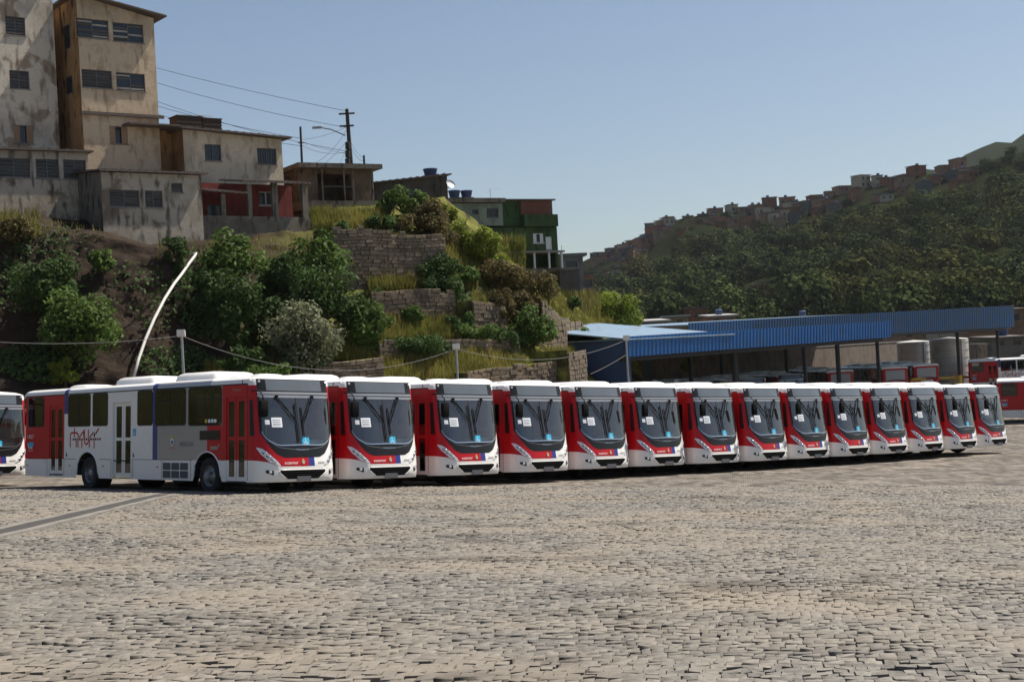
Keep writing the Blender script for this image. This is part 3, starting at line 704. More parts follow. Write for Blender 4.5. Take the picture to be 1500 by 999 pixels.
    # --- underbody, floor, interior
    mb = MB(); mb.box(-12.4, -.7, -.80, .80, .42, .86); mb.box(-6.9, -4.0, -1.12, 1.12, .45, .86); mb.box(-12.8, -10.1, -1.1, 1.1, .62, .86); mb.build('chassis', M_DARK, **P)
    mb = MB(); mb.box(-BL + .05, -.55, -1.22, 1.22, .87, .90); mb.build('floor', M_DARK, **P)
    mb = MB(); mb.quad((-BL + .05, -1.2, 2.89), (-.8, -1.2, 2.89), (-.8, 1.2, 2.89), (-BL + .05, 1.2, 2.89)); mb.build('ceiling_panel', M_INT, **P)
    mb = MB(); front = [(-.22, 1.0), (-.30, 1.16), (-.55, 1.20), (-.78, 1.10), (-.80, .90)]
    for (p, q) in zip(front[:-1], front[1:]): mb.quad((p[0], -1.05, p[1]), (q[0], -1.05, q[1]), (q[0], 1.05, q[1]), (p[0], 1.05, p[1]))
    mb.build('dashboard', M_DASH, **P)
    mb = MB(); mb.obox((-.80, .15, 1.16), (.34, 0, .05), (0, .85, 0), (0, 0, .22)); mb.build('instrument_binnacle', M_COWLGLARE, **P)
    mb = MB(); c = np.array((-.78, .62, 1.36)); ax = np.array((-.45, 0, .9)); ax /= np.linalg.norm(ax); a_ = np.cross(ax, (0, 1, 0)); a_ /= np.linalg.norm(a_); d_ = np.cross(ax, a_)
    ring = [c + .25 * (math.cos(t) * a_ + math.sin(t) * d_) for t in np.linspace(0, 2 * math.pi, 25)]
    mb.tube(ring, .017, 6); mb.tube([ring[0], c - ax * .05, ring[12]], .014, 6); mb.tube([c - ax * .05, c - ax * .35], .03, 6); mb.build('steering_wheel', M_BLACK, **P)
    mb = MB(); mb.bbox(-1.65, -1.15, .38, .88, 1.18, 1.32, .04); mb.obox((-1.72, .38, 1.30), (-.10, 0, .70), (0, .5, 0), (.14, 0, .02)); mb.box(-1.5, -1.3, .5, .75, .9, 1.18); mb.build('driver_seat', M_SEAT, **P)
    mb = MB(); mb.box(-1.95, -1.92, .15, 1.2, .9, 2.3); mb.build('driver_partition', M_INT, **P)
    for (x, y) in ((-1.85, .1), (-1.8, -.35), (-3.4, -.35), (-5.8, -.35), (-6.4, .3), (-8.2, -.35), (-9.6, .3)):
        mb = MB(); mb.tube([(x, y, .9), (x, y, 2.88)], .018, 6); mb.build('handrail', M_YELLOW, **P)
    for x in (-2.9, -3.7, -4.5, -5.3, -8.4, -9.2, -10.0):
        for y in (-.98, .52):
            mb = MB(); mb.bbox(x, x + .42, y, y + .46, 1.25, 1.34, .03); mb.obox((x - .02, y, 1.30), (-.10, 0, .62), (0, .46, 0), (.07, 0, .01)); mb.box(x + .1, x + .16, y + .2, y + .26, .9, 1.25); mb.build('passenger_seat', M_SEAT, **P)
    # --- wheels
    for i, cx in enumerate(WHX):
        for sg in (-1, 1):
            w = .30 if i == 0 else .56
            yo = sg * (BW - .05); ax = (0, sg, 0)
            mb = MB(); mb.lathe([(.28, -w), (.44, -w), (.485, -w + .03), (.50, -w + .08), (.50, -.08), (.488, -.03), (.455, -.005), (.40, 0), (.33, -.012), (.288, -.02), (.28, -.05)], (cx, yo, WR), ax, 36)
            for k in range(36):
                pass
            t = mb.build('wheel', M_RUBBER, **P); smooth_angle(t, 40)
            mb = MB()
            if i == 0: prof = [(.288, -.02), (.275, -.035), (.26, -.07), (.235, -.075), (.20, -.045), (.17, .0), (.13, .02), (.11, .06), (.06, .075), (0, .078)]
            else: prof = [(.288, -.02), (.275, -.04), (.262, -.13), (.235, -.17), (.17, -.18), (.14, -.15), (.13, -.05), (.10, -.03), (0, -.03)]
            mb.lathe(prof, (cx, yo, WR), ax, 28)
            for k in range(10):
                q = 2 * math.pi * k / 10; o = prof[5][1] + .0; mb.lathe([(.016, 0), (.016, .03), (0, .035)], (cx + .165 * math.cos(q), yo + sg * (o if i == 0 else -.18), WR + .165 * math.sin(q)), ax, 6)
            r = mb.build('rim', M_RIM, t, local=True); smooth_angle(r, 40)
    return bus

BUS = make_bus()
def set_pose(o, x, y, heading, z=None, dz=0.0):
    """stand a bus on the yard: heading = unit (dx, dy); tilt follows the ground under its wheels"""
    hx, hy = heading; n = math.hypot(hx, hy); hx /= n; hy /= n
    def g(a, b): return float(gz(x + hx * a - hy * b, y + hy * a + hx * b))
    zf = (g(-2.6, 1.1) + g(-2.6, -1.1)) / 2; zr = (g(-9.15, 1.1) + g(-9.15, -1.1)) / 2
    zl = (g(-2.6, 1.1) + g(-9.15, 1.1)) / 2; zrr = (g(-2.6, -1.1) + g(-9.15, -1.1)) / 2
    f = np.array([hx * 6.55, hy * 6.55, zf - zr]); f /= np.linalg.norm(f)
    l = np.array([-hy * 2.2, hx * 2.2, zl - zrr]); l -= f * (l @ f); l /= np.linalg.norm(l); u = np.cross(f, l)
    mid = np.array([x - hx * 5.875, y - hy * 5.875, (zf + zr) / 2 if z is None else z])
    o0 = mid + f * 5.875 + u * dz
    o.matrix_world = Matrix(((f[0], l[0], u[0], o0[0]), (f[1], l[1], u[1], o0[1]), (f[2], l[2], u[2], o0[2]), (0, 0, 0, 1)))

ROW = [(-5.63, 37.04), (-3.56, 39.30), (-1.25, 41.73), (.90, 44.25), (3.01, 46.62), (5.12, 48.68), (7.33, 50.64), (9.44, 52.53), (11.42, 54.41), (13.47, 56.27), (15.52, 58.19), (17.60, 60.20), (19.72, 62.27), (21.79, 64.43)]
HEAD = (math.sin(.7814), -math.cos(.7814))
ORD = ['first', 'second', 'third', 'fourth', 'fifth', 'sixth', 'seventh', 'eighth', 'ninth', 'tenth', 'eleventh', 'twelfth', 'thirteenth', 'last']
def drop(o, names):
    for c in list(o.children):
        if c.name.split('.')[0] in names: 
            for g in list(c.children): bpy.data.objects.remove(g)
            bpy.data.objects.remove(c)
HIDDEN = ('passenger_seat', 'fleet_number', 'city_logo', 'warning_triangle', 'city_lettering', 'operator_emblem', 'operator_name', 'window_sticker', 'access_sign')
light_bus = None
for i, (x, y) in enumerate(ROW):
    if i == 0: o = BUS
    elif light_bus is None:
        o = copy_tree(BUS); drop(o, HIDDEN); light_bus = o
    else: o = copy_tree(light_bus)
    jy = .7814 + random.uniform(-.012, .012) * (i > 0); set_pose(o, x, y, (math.sin(jy), -math.cos(jy)))
    lab = 'nearest bus, leftmost of the front row, whole white and red door side showing' if i == 0 else \
        ('%s red and white bus from the left in the long front row' % ORD[i] if i < 13 else 'last red and white bus at the right end of the long front row')
    tag(o, lab, 'bus', 'red and white buses parked in the long row')
    if i in (3, 7, 9): drop(o, ('operator_lettering',))
o = copy_tree(light_bus); set_pose(o, -17.15, 46.6, HEAD); tag(o, 'bus at the left picture edge, half hidden behind the tail of the nearest bus', 'bus', 'other buses standing in the yard')
full = copy_tree(BUS)
def place_tail(o, u, Y, heading, **k):
    p = at(u, 560, Y); n = math.hypot(*heading); hx, hy = heading[0] / n, heading[1] / n
    set_pose(o, p[0] + hx * BL, p[1] + hy * BL, heading, **k)
drop(full, ('passenger_seat',))
place_tail(full, 1462, 104, (.94, -.33)); tag(full, 'bus at the right edge, red tail end beside the last bus of the row', 'bus', 'other buses standing in the yard')
o = copy_tree(full); place_tail(o, 1422, 139, (.94, -.30)); tag(o, 'bus side-on at the far right beneath the blue canopy post, white with red tail', 'bus', 'other buses standing in the yard')
RS = [(1357, 133, 'shaded bus tail beside the white tanks, rightmost under the rear canopy'), (1311, 130, 'shaded bus tail, second from the white tanks under the rear canopy'), (1231, 128, 'shaded bus tail, third from the white tanks beside a dark post')]
for (u, Y, lab) in RS:
    o = copy_tree(light_bus); p = at(u, 560, Y); h = (-.127, .99); set_pose(o, p[0] + h[0] * BL, p[1] + h[1] * BL, h); tag(o, lab, 'bus', 'buses under the blue canopies')
for (u, Y, lab) in [(1162, 122, 'dark bus nose with bluish windshield under the blue canopy'), (1105, 116, 'dark bus under the blue canopy, left of the one with bluish windshield'), (1050, 110, 'dark bus deepest in shade at the left under the blue canopy')]:
    o = copy_tree(light_bus); p = at(u, 560, Y); set_pose(o, p[0], p[1], (.20, -.98)); tag(o, lab, 'bus', 'buses under the blue canopies')
# ------------------------------------------------------------------ yard ground and cobbles
def ground_material():
    m, nt, b = newmat('yard_paving'); b.inputs['Roughness'].default_value = .9; b.inputs['Specular IOR Level'].default_value = .2
    tc = N(nt, 'ShaderNodeTexCoord'); mp = N(nt, 'ShaderNodeMapping'); mp.inputs['Rotation'].default_value = (0, 0, math.radians(9)); nt.links.new(tc.outputs['Object'], mp.inputs['Vector'])
    br = N(nt, 'ShaderNodeTexBrick'); br.inputs['Scale'].default_value = 1.0; br.inputs['Brick Width'].default_value = .14; br.inputs['Row Height'].default_value = .10; br.inputs['Mortar Size'].default_value = .012
    br.inputs['Color1'].default_value = (.25, .228, .20, 1); br.inputs['Color2'].default_value = (.205, .187, .165, 1); br.inputs['Mortar'].default_value = (.075, .062, .05, 1)
    nt.links.new(mp.outputs[0], br.inputs['Vector'])
    nz = N(nt, 'ShaderNodeTexNoise'); nz.inputs['Scale'].default_value = .35; nz.inputs['Detail'].default_value = 8; nt.links.new(tc.outputs['Object'], nz.inputs['Vector'])
    r = N(nt, 'ShaderNodeValToRGB'); r.color_ramp.elements[0].position = .46; r.color_ramp.elements[1].position = .66; nt.links.new(nz.outputs['Fac'], r.inputs[0])
    mx = N(nt, 'ShaderNodeMixRGB'); mx.inputs[2].default_value = (.285, .25, .21, 1); nt.links.new(br.outputs['Color'], mx.inputs[1])
    mm = N(nt, 'ShaderNodeMath'); mm.operation = 'MULTIPLY'; mm.inputs[1].default_value = .65; nt.links.new(r.outputs[0], mm.inputs[0]); nt.links.new(mm.outputs[0], mx.inputs[0])
    n2 = N(nt, 'ShaderNodeTexNoise'); n2.inputs['Scale'].default_value = 2.2; n2.inputs['Detail'].default_value = 9; n2.inputs['Roughness'].default_value = .7
    q = N(nt, 'ShaderNodeMapping'); q.inputs['Scale'].default_value = (.45, 1, 1); nt.links.new(tc.outputs['Object'], q.inputs['Vector']); nt.links.new(q.outputs[0], n2.inputs['Vector'])
    r2 = N(nt, 'ShaderNodeValToRGB'); r2.color_ramp.elements[0].position = .36; r2.color_ramp.elements[0].color = (.74, .73, .73, 1); r2.color_ramp.elements[1].position = .60; nt.links.new(n2.outputs['Fac'], r2.inputs[0])
    m2 = N(nt, 'ShaderNodeMixRGB'); m2.blend_type = 'MULTIPLY'; m2.inputs[0].default_value = 1; nt.links.new(mx.outputs[0], m2.inputs[1]); nt.links.new(r2.outputs[0], m2.inputs[2])
    n7 = N(nt, 'ShaderNodeTexNoise'); n7.inputs['Scale'].default_value = 1.6; n7.inputs['Detail'].default_value = 3; q7 = N(nt, 'ShaderNodeMapping'); q7.inputs['Scale'].default_value = (1.3, .45, 1); nt.links.new(tc.outputs['Object'], q7.inputs['Vector']); nt.links.new(q7.outputs[0], n7.inputs['Vector'])
    r7 = N(nt, 'ShaderNodeValToRGB'); r7.color_ramp.elements[0].position = .40; r7.color_ramp.elements[0].color = (.62, .60, .58, 1); r7.color_ramp.elements[1].position = .58; r7.color_ramp.elements[1].color = (1.12, 1.1, 1.08, 1); nt.links.new(n7.outputs['Fac'], r7.inputs[0])
    m7 = N(nt, 'ShaderNodeMixRGB'); m7.blend_type = 'MULTIPLY'; m7.inputs[0].default_value = 1; nt.links.new(m2.outputs[0], m7.inputs[1]); nt.links.new(r7.outputs[0], m7.inputs[2])
    n8 = N(nt, 'ShaderNodeTexNoise'); n8.inputs['Scale'].default_value = 1.0; n8.inputs['Detail'].default_value = 4; q8 = N(nt, 'ShaderNodeMapping'); q8.inputs['Scale'].default_value = (7, 1.5, 1); nt.links.new(tc.outputs['Object'], q8.inputs['Vector']); nt.links.new(q8.outputs[0], n8.inputs['Vector'])
    r8 = N(nt, 'ShaderNodeValToRGB'); r8.color_ramp.elements[0].position = .36; r8.color_ramp.elements[0].color = (.62, .61, .60, 1); r8.color_ramp.elements[1].position = .54; r8.color_ramp.elements[1].color = (1.08, 1.07, 1.06, 1); nt.links.new(n8.outputs['Fac'], r8.inputs[0])
    m8 = N(nt, 'ShaderNodeMixRGB'); m8.blend_type = 'MULTIPLY'; m8.inputs[0].default_value = 1; nt.links.new(m7.outputs[0], m8.inputs[1]); nt.links.new(r8.outputs[0], m8.inputs[2]); m2 = m8
    # away from the yard the paving gives way to dull scrub and town ground
    sx = N(nt, 'ShaderNodeSeparateXYZ'); nt.links.new(tc.outputs['Object'], sx.inputs[0]); mr = N(nt, 'ShaderNodeMapRange'); mr.inputs['From Min'].default_value = 150; mr.inputs['From Max'].default_value = 190
    nt.links.new(sx.outputs[1], mr.inputs[0]); m3 = N(nt, 'ShaderNodeMixRGB'); nt.links.new(mr.outputs[0], m3.inputs[0]); nt.links.new(m2.outputs[0], m3.inputs[1]); m3.inputs[2].default_value = (.06, .07, .035, 1)
    m5 = N(nt, 'ShaderNodeMixRGB'); r5 = N(nt, 'ShaderNodeMapRange'); r5.inputs['From Min'].default_value = 35.5; r5.inputs['From Max'].default_value = 38; nt.links.new(sx.outputs[1], r5.inputs[0])
    m6 = N(nt, 'ShaderNodeMixRGB'); m6.inputs[1].default_value = (.045, .036, .028, 1); m6.inputs[2].default_value = (.16, .13, .095, 1); nt.links.new(r.outputs[0], m6.inputs[0])
    nt.links.new(r5.outputs[0], m5.inputs[0]); nt.links.new(m6.outputs[0], m5.inputs[1]); nt.links.new(m3.outputs[0], m5.inputs[2])
    nt.links.new(m5.outputs[0], b.inputs['Base Color'])
    bp = N(nt, 'ShaderNodeBump'); bp.inputs['Strength'].default_value = .8; bp.inputs['Distance'].default_value = .04
    ad = N(nt, 'ShaderNodeMath'); ad.operation = 'SUBTRACT'; nt.links.new(n2.outputs['Fac'], ad.inputs[0]); nt.links.new(br.outputs['Fac'], ad.inputs[1]); nt.links.new(ad.outputs[0], bp.inputs['Height']); nt.links.new(bp.outputs[0], b.inputs['Normal'])
    return m
M_YARD = ground_material()
def axis(stops):
    out = []
    for (a, b, st) in stops: out += list(np.arange(a, b, st))
    return np.array(out + [stops[-1][1]])
gx = axis([(-1500, -200, 130), (-200, -60, 14), (-60, 80, 2.0), (80, 240, 12), (240, 2000, 160)])
gy_ = axis([(-60, -10, 6), (-10, 130, 2.0), (130, 260, 8), (260, 1700, 160)])
X, Y = np.meshgrid(gx, gy_); Z = gz(X, Y)
vv = np.stack([X.ravel(), Y.ravel(), Z.ravel()], 1); nx = len(gx)
ii, jj = np.meshgrid(np.arange(nx - 1), np.arange(len(gy_) - 1)); a = (jj * nx + ii).ravel()
ground = raw_mesh('yard_ground', vv, np.stack([a, a + 1, a + nx + 1, a + nx], 1), M_YARD, smooth=True)
tag(ground, kind='structure')

def stone_material(name, c1, c2, c3):
    m, nt, b = newmat(name); b.inputs['Roughness'].default_value = .82; b.inputs['Specular IOR Level'].default_value = .3
    at_ = N(nt, 'ShaderNodeAttribute'); at_.attribute_name = 'rnd'; oi = N(nt, 'ShaderNodeObjectInfo')
    ad = N(nt, 'ShaderNodeMath'); ad.operation = 'ADD'; nt.links.new(at_.outputs['Fac'], ad.inputs[0]); ml = N(nt, 'ShaderNodeMath'); ml.operation = 'MULTIPLY'; ml.inputs[1].default_value = .6; nt.links.new(oi.outputs['Random'], ml.inputs[0]); nt.links.new(ml.outputs[0], ad.inputs[1])
    fr = N(nt, 'ShaderNodeMath'); fr.operation = 'FRACT'; nt.links.new(ad.outputs[0], fr.inputs[0])
    r = N(nt, 'ShaderNodeValToRGB'); e = r.color_ramp.elements; e[0].color = c1; e[1].color = c3; x = e.new(.55); x.color = c2; nt.links.new(fr.outputs[0], r.inputs[0])
    geo = N(nt, 'ShaderNodeNewGeometry')
    nz = N(nt, 'ShaderNodeTexNoise'); nz.inputs['Scale'].default_value = 15; nz.inputs['Detail'].default_value = 7; nz.inputs['Roughness'].default_value = .65; nt.links.new(geo.outputs['Position'], nz.inputs['Vector'])
    r2 = N(nt, 'ShaderNodeValToRGB'); r2.color_ramp.elements[0].position = .33; r2.color_ramp.elements[0].color = (.50, .48, .45, 1); r2.color_ramp.elements[1].position = .60; nt.links.new(nz.outputs['Fac'], r2.inputs[0])
    m2 = N(nt, 'ShaderNodeMixRGB'); m2.blend_type = 'MULTIPLY'; m2.inputs[0].default_value = 1; nt.links.new(r.outputs[0], m2.inputs[1]); nt.links.new(r2.outputs[0], m2.inputs[2])
    n4 = N(nt, 'ShaderNodeTexNoise'); n4.inputs['Scale'].default_value = .4; n4.inputs['Detail'].default_value = 6; nt.links.new(geo.outputs['Position'], n4.inputs['Vector'])
    r4 = N(nt, 'ShaderNodeValToRGB'); r4.color_ramp.elements[0].position = .40; r4.color_ramp.elements[1].position = .68; nt.links.new(n4.outputs['Fac'], r4.inputs[0])
    m4 = N(nt, 'ShaderNodeMixRGB'); m4.inputs[2].default_value = (c2[0] * 1.12, c2[1] * 1.03, c2[2] * .92, 1); nt.links.new(r4.outputs[0], m4.inputs[0]); nt.links.new(m2.outputs[0], m4.inputs[1])
    n5 = N(nt, 'ShaderNodeTexNoise'); n5.inputs['Scale'].default_value = .75; n5.inputs['Detail'].default_value = 7; nt.links.new(geo.outputs['Position'], n5.inputs['Vector'])
    r5 = N(nt, 'ShaderNodeValToRGB'); r5.color_ramp.elements[0].position = .56; r5.color_ramp.elements[0].color = (1, 1, 1, 1); r5.color_ramp.elements[1].position = .70; r5.color_ramp.elements[1].color = (.62, .60, .58, 1); nt.links.new(n5.outputs['Fac'], r5.inputs[0])
    m5 = N(nt, 'ShaderNodeMixRGB'); m5.blend_type = 'MULTIPLY'; m5.inputs[0].default_value = 1; nt.links.new(m4.outputs[0], m5.inputs[1]); nt.links.new(r5.outputs[0], m5.inputs[2])
    nt.links.new(m5.outputs[0], b.inputs['Base Color'])
    bp = N(nt, 'ShaderNodeBump'); bp.inputs['Strength'].default_value = .55; bp.inputs['Distance'].default_value = .012; nt.links.new(nz.outputs['Fac'], bp.inputs['Height']); nt.links.new(bp.outputs[0], b.inputs['Normal'])
    return m
M_COBBLE = stone_material('cobble_granite', (.145, .136, .122, 1), (.197, .182, .160, 1), (.258, .235, .203, 1))
M_WALLSTONE = stone_material('wall_stone', (.12, .095, .07, 1), (.19, .155, .115, 1), (.26, .215, .165, 1))

def stone_verts(n, w, d, h, ang, jit, rng, ch=.0015):
    """n loose cobbles as frustums: 12 verts each, local to their centre, top at z = h"""
    sx = np.array([-1, 1, 1, -1.]); sy = np.array([-1, -1, 1, 1.])
    out = np.zeros((n, 12, 3))
    jx = rng.normal(0, jit, (n, 4)); jy = rng.normal(0, jit, (n, 4)); tilt = rng.normal(0, .0050, (n, 4))
    for k, (ins, zz) in enumerate(((0, -.05), (0, None), (ch, 'top'))):
        x = sx[None] * (w[:, None] / 2 - ins) + jx; y = sy[None] * (d[:, None] / 2 - ins) + jy
        z = np.full((n, 4), -.05) if k == 0 else (h[:, None] + tilt - (.0012 if k == 1 else 0))
        out[:, k * 4:k * 4 + 4, 0] = x * np.cos(ang)[:, None] - y * np.sin(ang)[:, None]
        out[:, k * 4:k * 4 + 4, 1] = x * np.sin(ang)[:, None] + y * np.cos(ang)[:, None]
        out[:, k * 4:k * 4 + 4, 2] = z
    return out
SF = np.array([[i, (i + 1) % 4, 4 + (i + 1) % 4, 4 + i] for i in range(4)] + [[4 + i, 4 + (i + 1) % 4, 8 + (i + 1) % 4, 8 + i] for i in range(4)] + [[8, 9, 10, 11]])

# courses run across the view, turned a little; laid row by row out to where single stones can no longer be told apart
ca = math.radians(-9.0)
cx, cy, cw, cdp, can = [], [], [], [], []
v_ = 5.0
def ground_hit(u, v):
    d = ray(u, v); t = 5.0
    for _ in range(60):
        p = CAM + d * t; t += (p[2] - float(gz(p[0], p[1]))) / max(.02, -d[2] + .0) * .5
    return (CAM + d * t)[:2]
while v_ < 40:
    rd = random.uniform(.125, .16)
    half = .40 * v_ + 4.5
    n = int(2 * half / .1075)
    ws = RNG.uniform(.07, .145, n); xs = -half - .158 * v_ + np.cumsum(ws) - ws / 2
    wob = np.array([mnoise.noise((x * .35, v_ * .3, 3.1)) for x in xs]) * .10
    bow = .00055 * xs * xs * 0
    X_ = xs * math.cos(ca) - (v_ + wob + bow) * math.sin(ca); Y_ = xs * math.sin(ca) + (v_ + wob + bow) * math.cos(ca)
    cx.append(X_); cy.append(Y_); cw.append(ws); cdp.append(np.full(n, rd)); can.append(np.full(n, ca) + RNG.normal(0, .02, n))
    v_ += rd
cx, cy, cw, cdp, can = map(np.concatenate, (cx, cy, cw, cdp, can))
keep = np.abs(cx) < .385 * cy + 2.2
cx, cy, cw, cdp, can = cx[keep], cy[keep], cw[keep], cdp[keep], can[keep]
nst = len(cx)
patchn = np.array([mnoise.fractal((x * .28, y * .28, 1.7), 1.0, 2.0, 4) for x, y in zip(cx, cy)])
hgt = .058 + .032 * np.clip(patchn * 2.2, -1.25, 1) + RNG.normal(0, .0042, nst)
gapx = RNG.uniform(.002, .009, nst); gapy = np.clip(RNG.normal(.046, .014, nst), .012, .09);
GZ = gz(cx, cy)
# which stones show largest: the nearest ones inside the frame
dd = np.stack([cx, cy, GZ + hgt], 1) - CAM
depth = dd @ FWD; pu = 750 + FPX * (dd @ RGT) / depth; pv = 499.5 - FPX * (dd @ UPV) / depth
inside = (pu > 8) & (pu < 1492) & (pv < 990)
order = np.argsort(np.where(inside, depth, 1e9))[:300]
isn = np.zeros(nst, bool); isn[order] = True
V = stone_verts(nst, cw - gapx, cdp - gapy, hgt, can, .0042, RNG)
rv = RNG.random(nst)
o_ = ~isn; no = int(o_.sum())
vv = (V[o_] + np.stack([cx[o_], cy[o_], GZ[o_]], 1)[:, None, :]).reshape(-1, 3)
ff = (SF[None] + (np.arange(no) * 12)[:, None, None]).reshape(-1, 4)
cob = raw_mesh('cobblestone_paving', vv, ff, M_COBBLE, attr=np.repeat(rv[o_], len(SF)), parent=ground)
tag(cob, kind='stuff')
for i in order:
    me = bpy.data.meshes.new('cobblestone'); me.from_pydata([tuple(p) for p in V[i]], [], [tuple(f) for f in SF]); me.materials.append(M_COBBLE)
    q = me.attributes.new('rnd', 'FLOAT', 'FACE'); q.data.foreach_set('value', np.full(len(SF), rv[i], np.float32))
    so = mkobj('cobblestone', me, ground); so.location = (cx[i], cy[i], GZ[i])
# concrete drain strip, left of the yard; channel shade painted as a flush dark band
M_CONC = simple('worn_concrete', (.215, .195, .168, 1), .9, 0, .18, 3, bump=.3, dirt=((.12, .10, .08, 1), 2.0, .5, .8))
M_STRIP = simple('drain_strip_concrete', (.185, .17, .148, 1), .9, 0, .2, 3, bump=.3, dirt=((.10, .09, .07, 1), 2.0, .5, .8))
M_CHANSHADE = simple('channel_shade_paint', (.045, .04, .035, 1), .95, 0, .3, 5)  # dark tone stands for shade along the channel
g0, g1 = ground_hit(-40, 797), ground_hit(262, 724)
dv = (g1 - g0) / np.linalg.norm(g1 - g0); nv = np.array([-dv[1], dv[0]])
dr = empty('drain_channel', (g0[0], g0[1], float(gz(*g0))), 'concrete drain strip with a painted band of shade crossing the cobbles at left', 'drain')
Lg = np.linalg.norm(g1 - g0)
for (nm, o0, o1, h, mt) in (('kerb_strip', -.34, -.17, .094, M_STRIP), ('kerb_strip', .17, .36, .094, M_STRIP), ('channel_shade', -.17, .17, .098, M_CHANSHADE)):
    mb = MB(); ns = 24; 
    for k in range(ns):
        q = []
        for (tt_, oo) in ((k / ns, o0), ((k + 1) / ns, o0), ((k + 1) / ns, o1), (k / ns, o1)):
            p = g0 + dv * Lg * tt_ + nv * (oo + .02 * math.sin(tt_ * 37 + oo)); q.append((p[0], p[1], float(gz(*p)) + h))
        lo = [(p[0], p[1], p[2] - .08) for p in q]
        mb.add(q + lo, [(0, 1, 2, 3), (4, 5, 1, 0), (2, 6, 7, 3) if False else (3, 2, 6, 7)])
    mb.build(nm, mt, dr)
# ------------------------------------------------------------------ hillside on the left
HU = [-420, -200, 0, 140, 220, 300, 450, 500, 580, 650, 700, 750, 800, 840, 880, 940]
HP = [[(640, 58), (560, 61), (480, 63.5), (420, 65.5), (360, 68), (340, 71)],
      [(610, 60), (530, 62.5), (455, 64), (395, 65), (328, 66.3), (320, 71)],
      [(600, 61), (520, 63.5), (450, 64.8), (390, 65.8), (322, 67), (312, 72)],
      [(596, 62.5), (520, 64.8), (450, 66), (400, 67), (345, 68.3), (330, 74)],
      [(592, 64), (520, 65.6), (460, 66.7), (410, 67.7), (364, 69), (352, 74)],
      [(590, 65.5), (520, 67.5), (460, 69), (410, 70.2), (360, 71.8), (350, 77)],
      [(586, 66), (535, 69), (475, 71.5), (415, 74), (362, 77), (325, 80)],
      [(583, 67), (535, 70), (480, 73), (412, 76.5), (335, 79), (303, 82)],
      [(580, 68.5), (530, 72), (478, 75), (410, 78), (335, 80.5), (299, 84)],
      [(577, 70), (522, 74), (468, 77), (405, 80), (340, 82.5), (292, 87)],
      [(574, 71.5), (520, 75), (470, 78), (410, 82), (352, 87), (325, 92)],
      [(572, 73), (522, 76.5), (480, 80), (430, 84), (397, 90), (388, 96)],
      [(571, 75), (527, 78.5), (497, 82), (458, 87), (428, 92), (416, 98)],
      [(570, 77), (537, 80), (512, 84), (482, 89), (458, 94), (449, 99)],
      [(569, 80), (552, 83), (532, 87), (505, 92), (486, 97), (478, 102)],
      [(568, 88), (560, 92), (552, 97), (530, 102), (510, 107), (500, 112)]]
HPA = np.array(HP, float)          # (cols, 6, 2)
def hill_cols(u):
    out = np.zeros((6, 2))
    for k in range(6):
        for c in range(2): out[k, c] = np.interp(u, HU, HPA[:, k, c])
    return out
def hill_point(u, k):
    """k in 0..5 along the profile"""
    c = hill_cols(u); i = min(4, int(k)); f = k - i
    v = c[i] * (1 - f) + c[i + 1] * f
    return at(u, v[0], v[1])
def slopeY(u, v):
    c = hill_cols(u)
    return float(np.interp(-v, -c[:, 0], c[:, 1]))
def on_slope(u, v, pull=0.0): return at(u, v, slopeY(u, v) - pull)
us = np.linspace(-420, 940, 230); ks = np.concatenate([np.linspace(0, 5, 110)])
G = np.zeros((len(us), len(ks) + 3, 3))
for i, u in enumerate(us):
    for j, k in enumerate(ks): G[i, j] = hill_point(u, k)
    e = G[i, len(ks) - 1]
    G[i, len(ks)] = e + np.array([-2, 6, .3]); G[i, len(ks) + 1] = e + np.array([-8, 25, .2]); G[i, len(ks) + 2] = e + np.array([-30, 70, -2])
for i in range(len(us)):
    for j in range(len(ks)):
        p = G[i, j]; n = mnoise.fractal((p[0] * .35, p[1] * .35, p[2] * .35), 1.0, 2.0, 5); n2 = mnoise.noise((p[0] * 1.3, p[1] * 1.3, p[2] * 1.3))
        amp = min(1, j / 8)
        G[i, j] = p + np.array([.2, -.75, .25]) * (n * .6 + n2 * .16 + .16 * abs(mnoise.noise((p[0] * 3.1, p[1] * 3.1, p[2] * 3.1)))) * amp
nu, nk = G.shape[:2]
ii, jj = np.meshgrid(np.arange(nu - 1), np.arange(nk - 1), indexing='ij'); a = (ii * nk + jj).ravel()
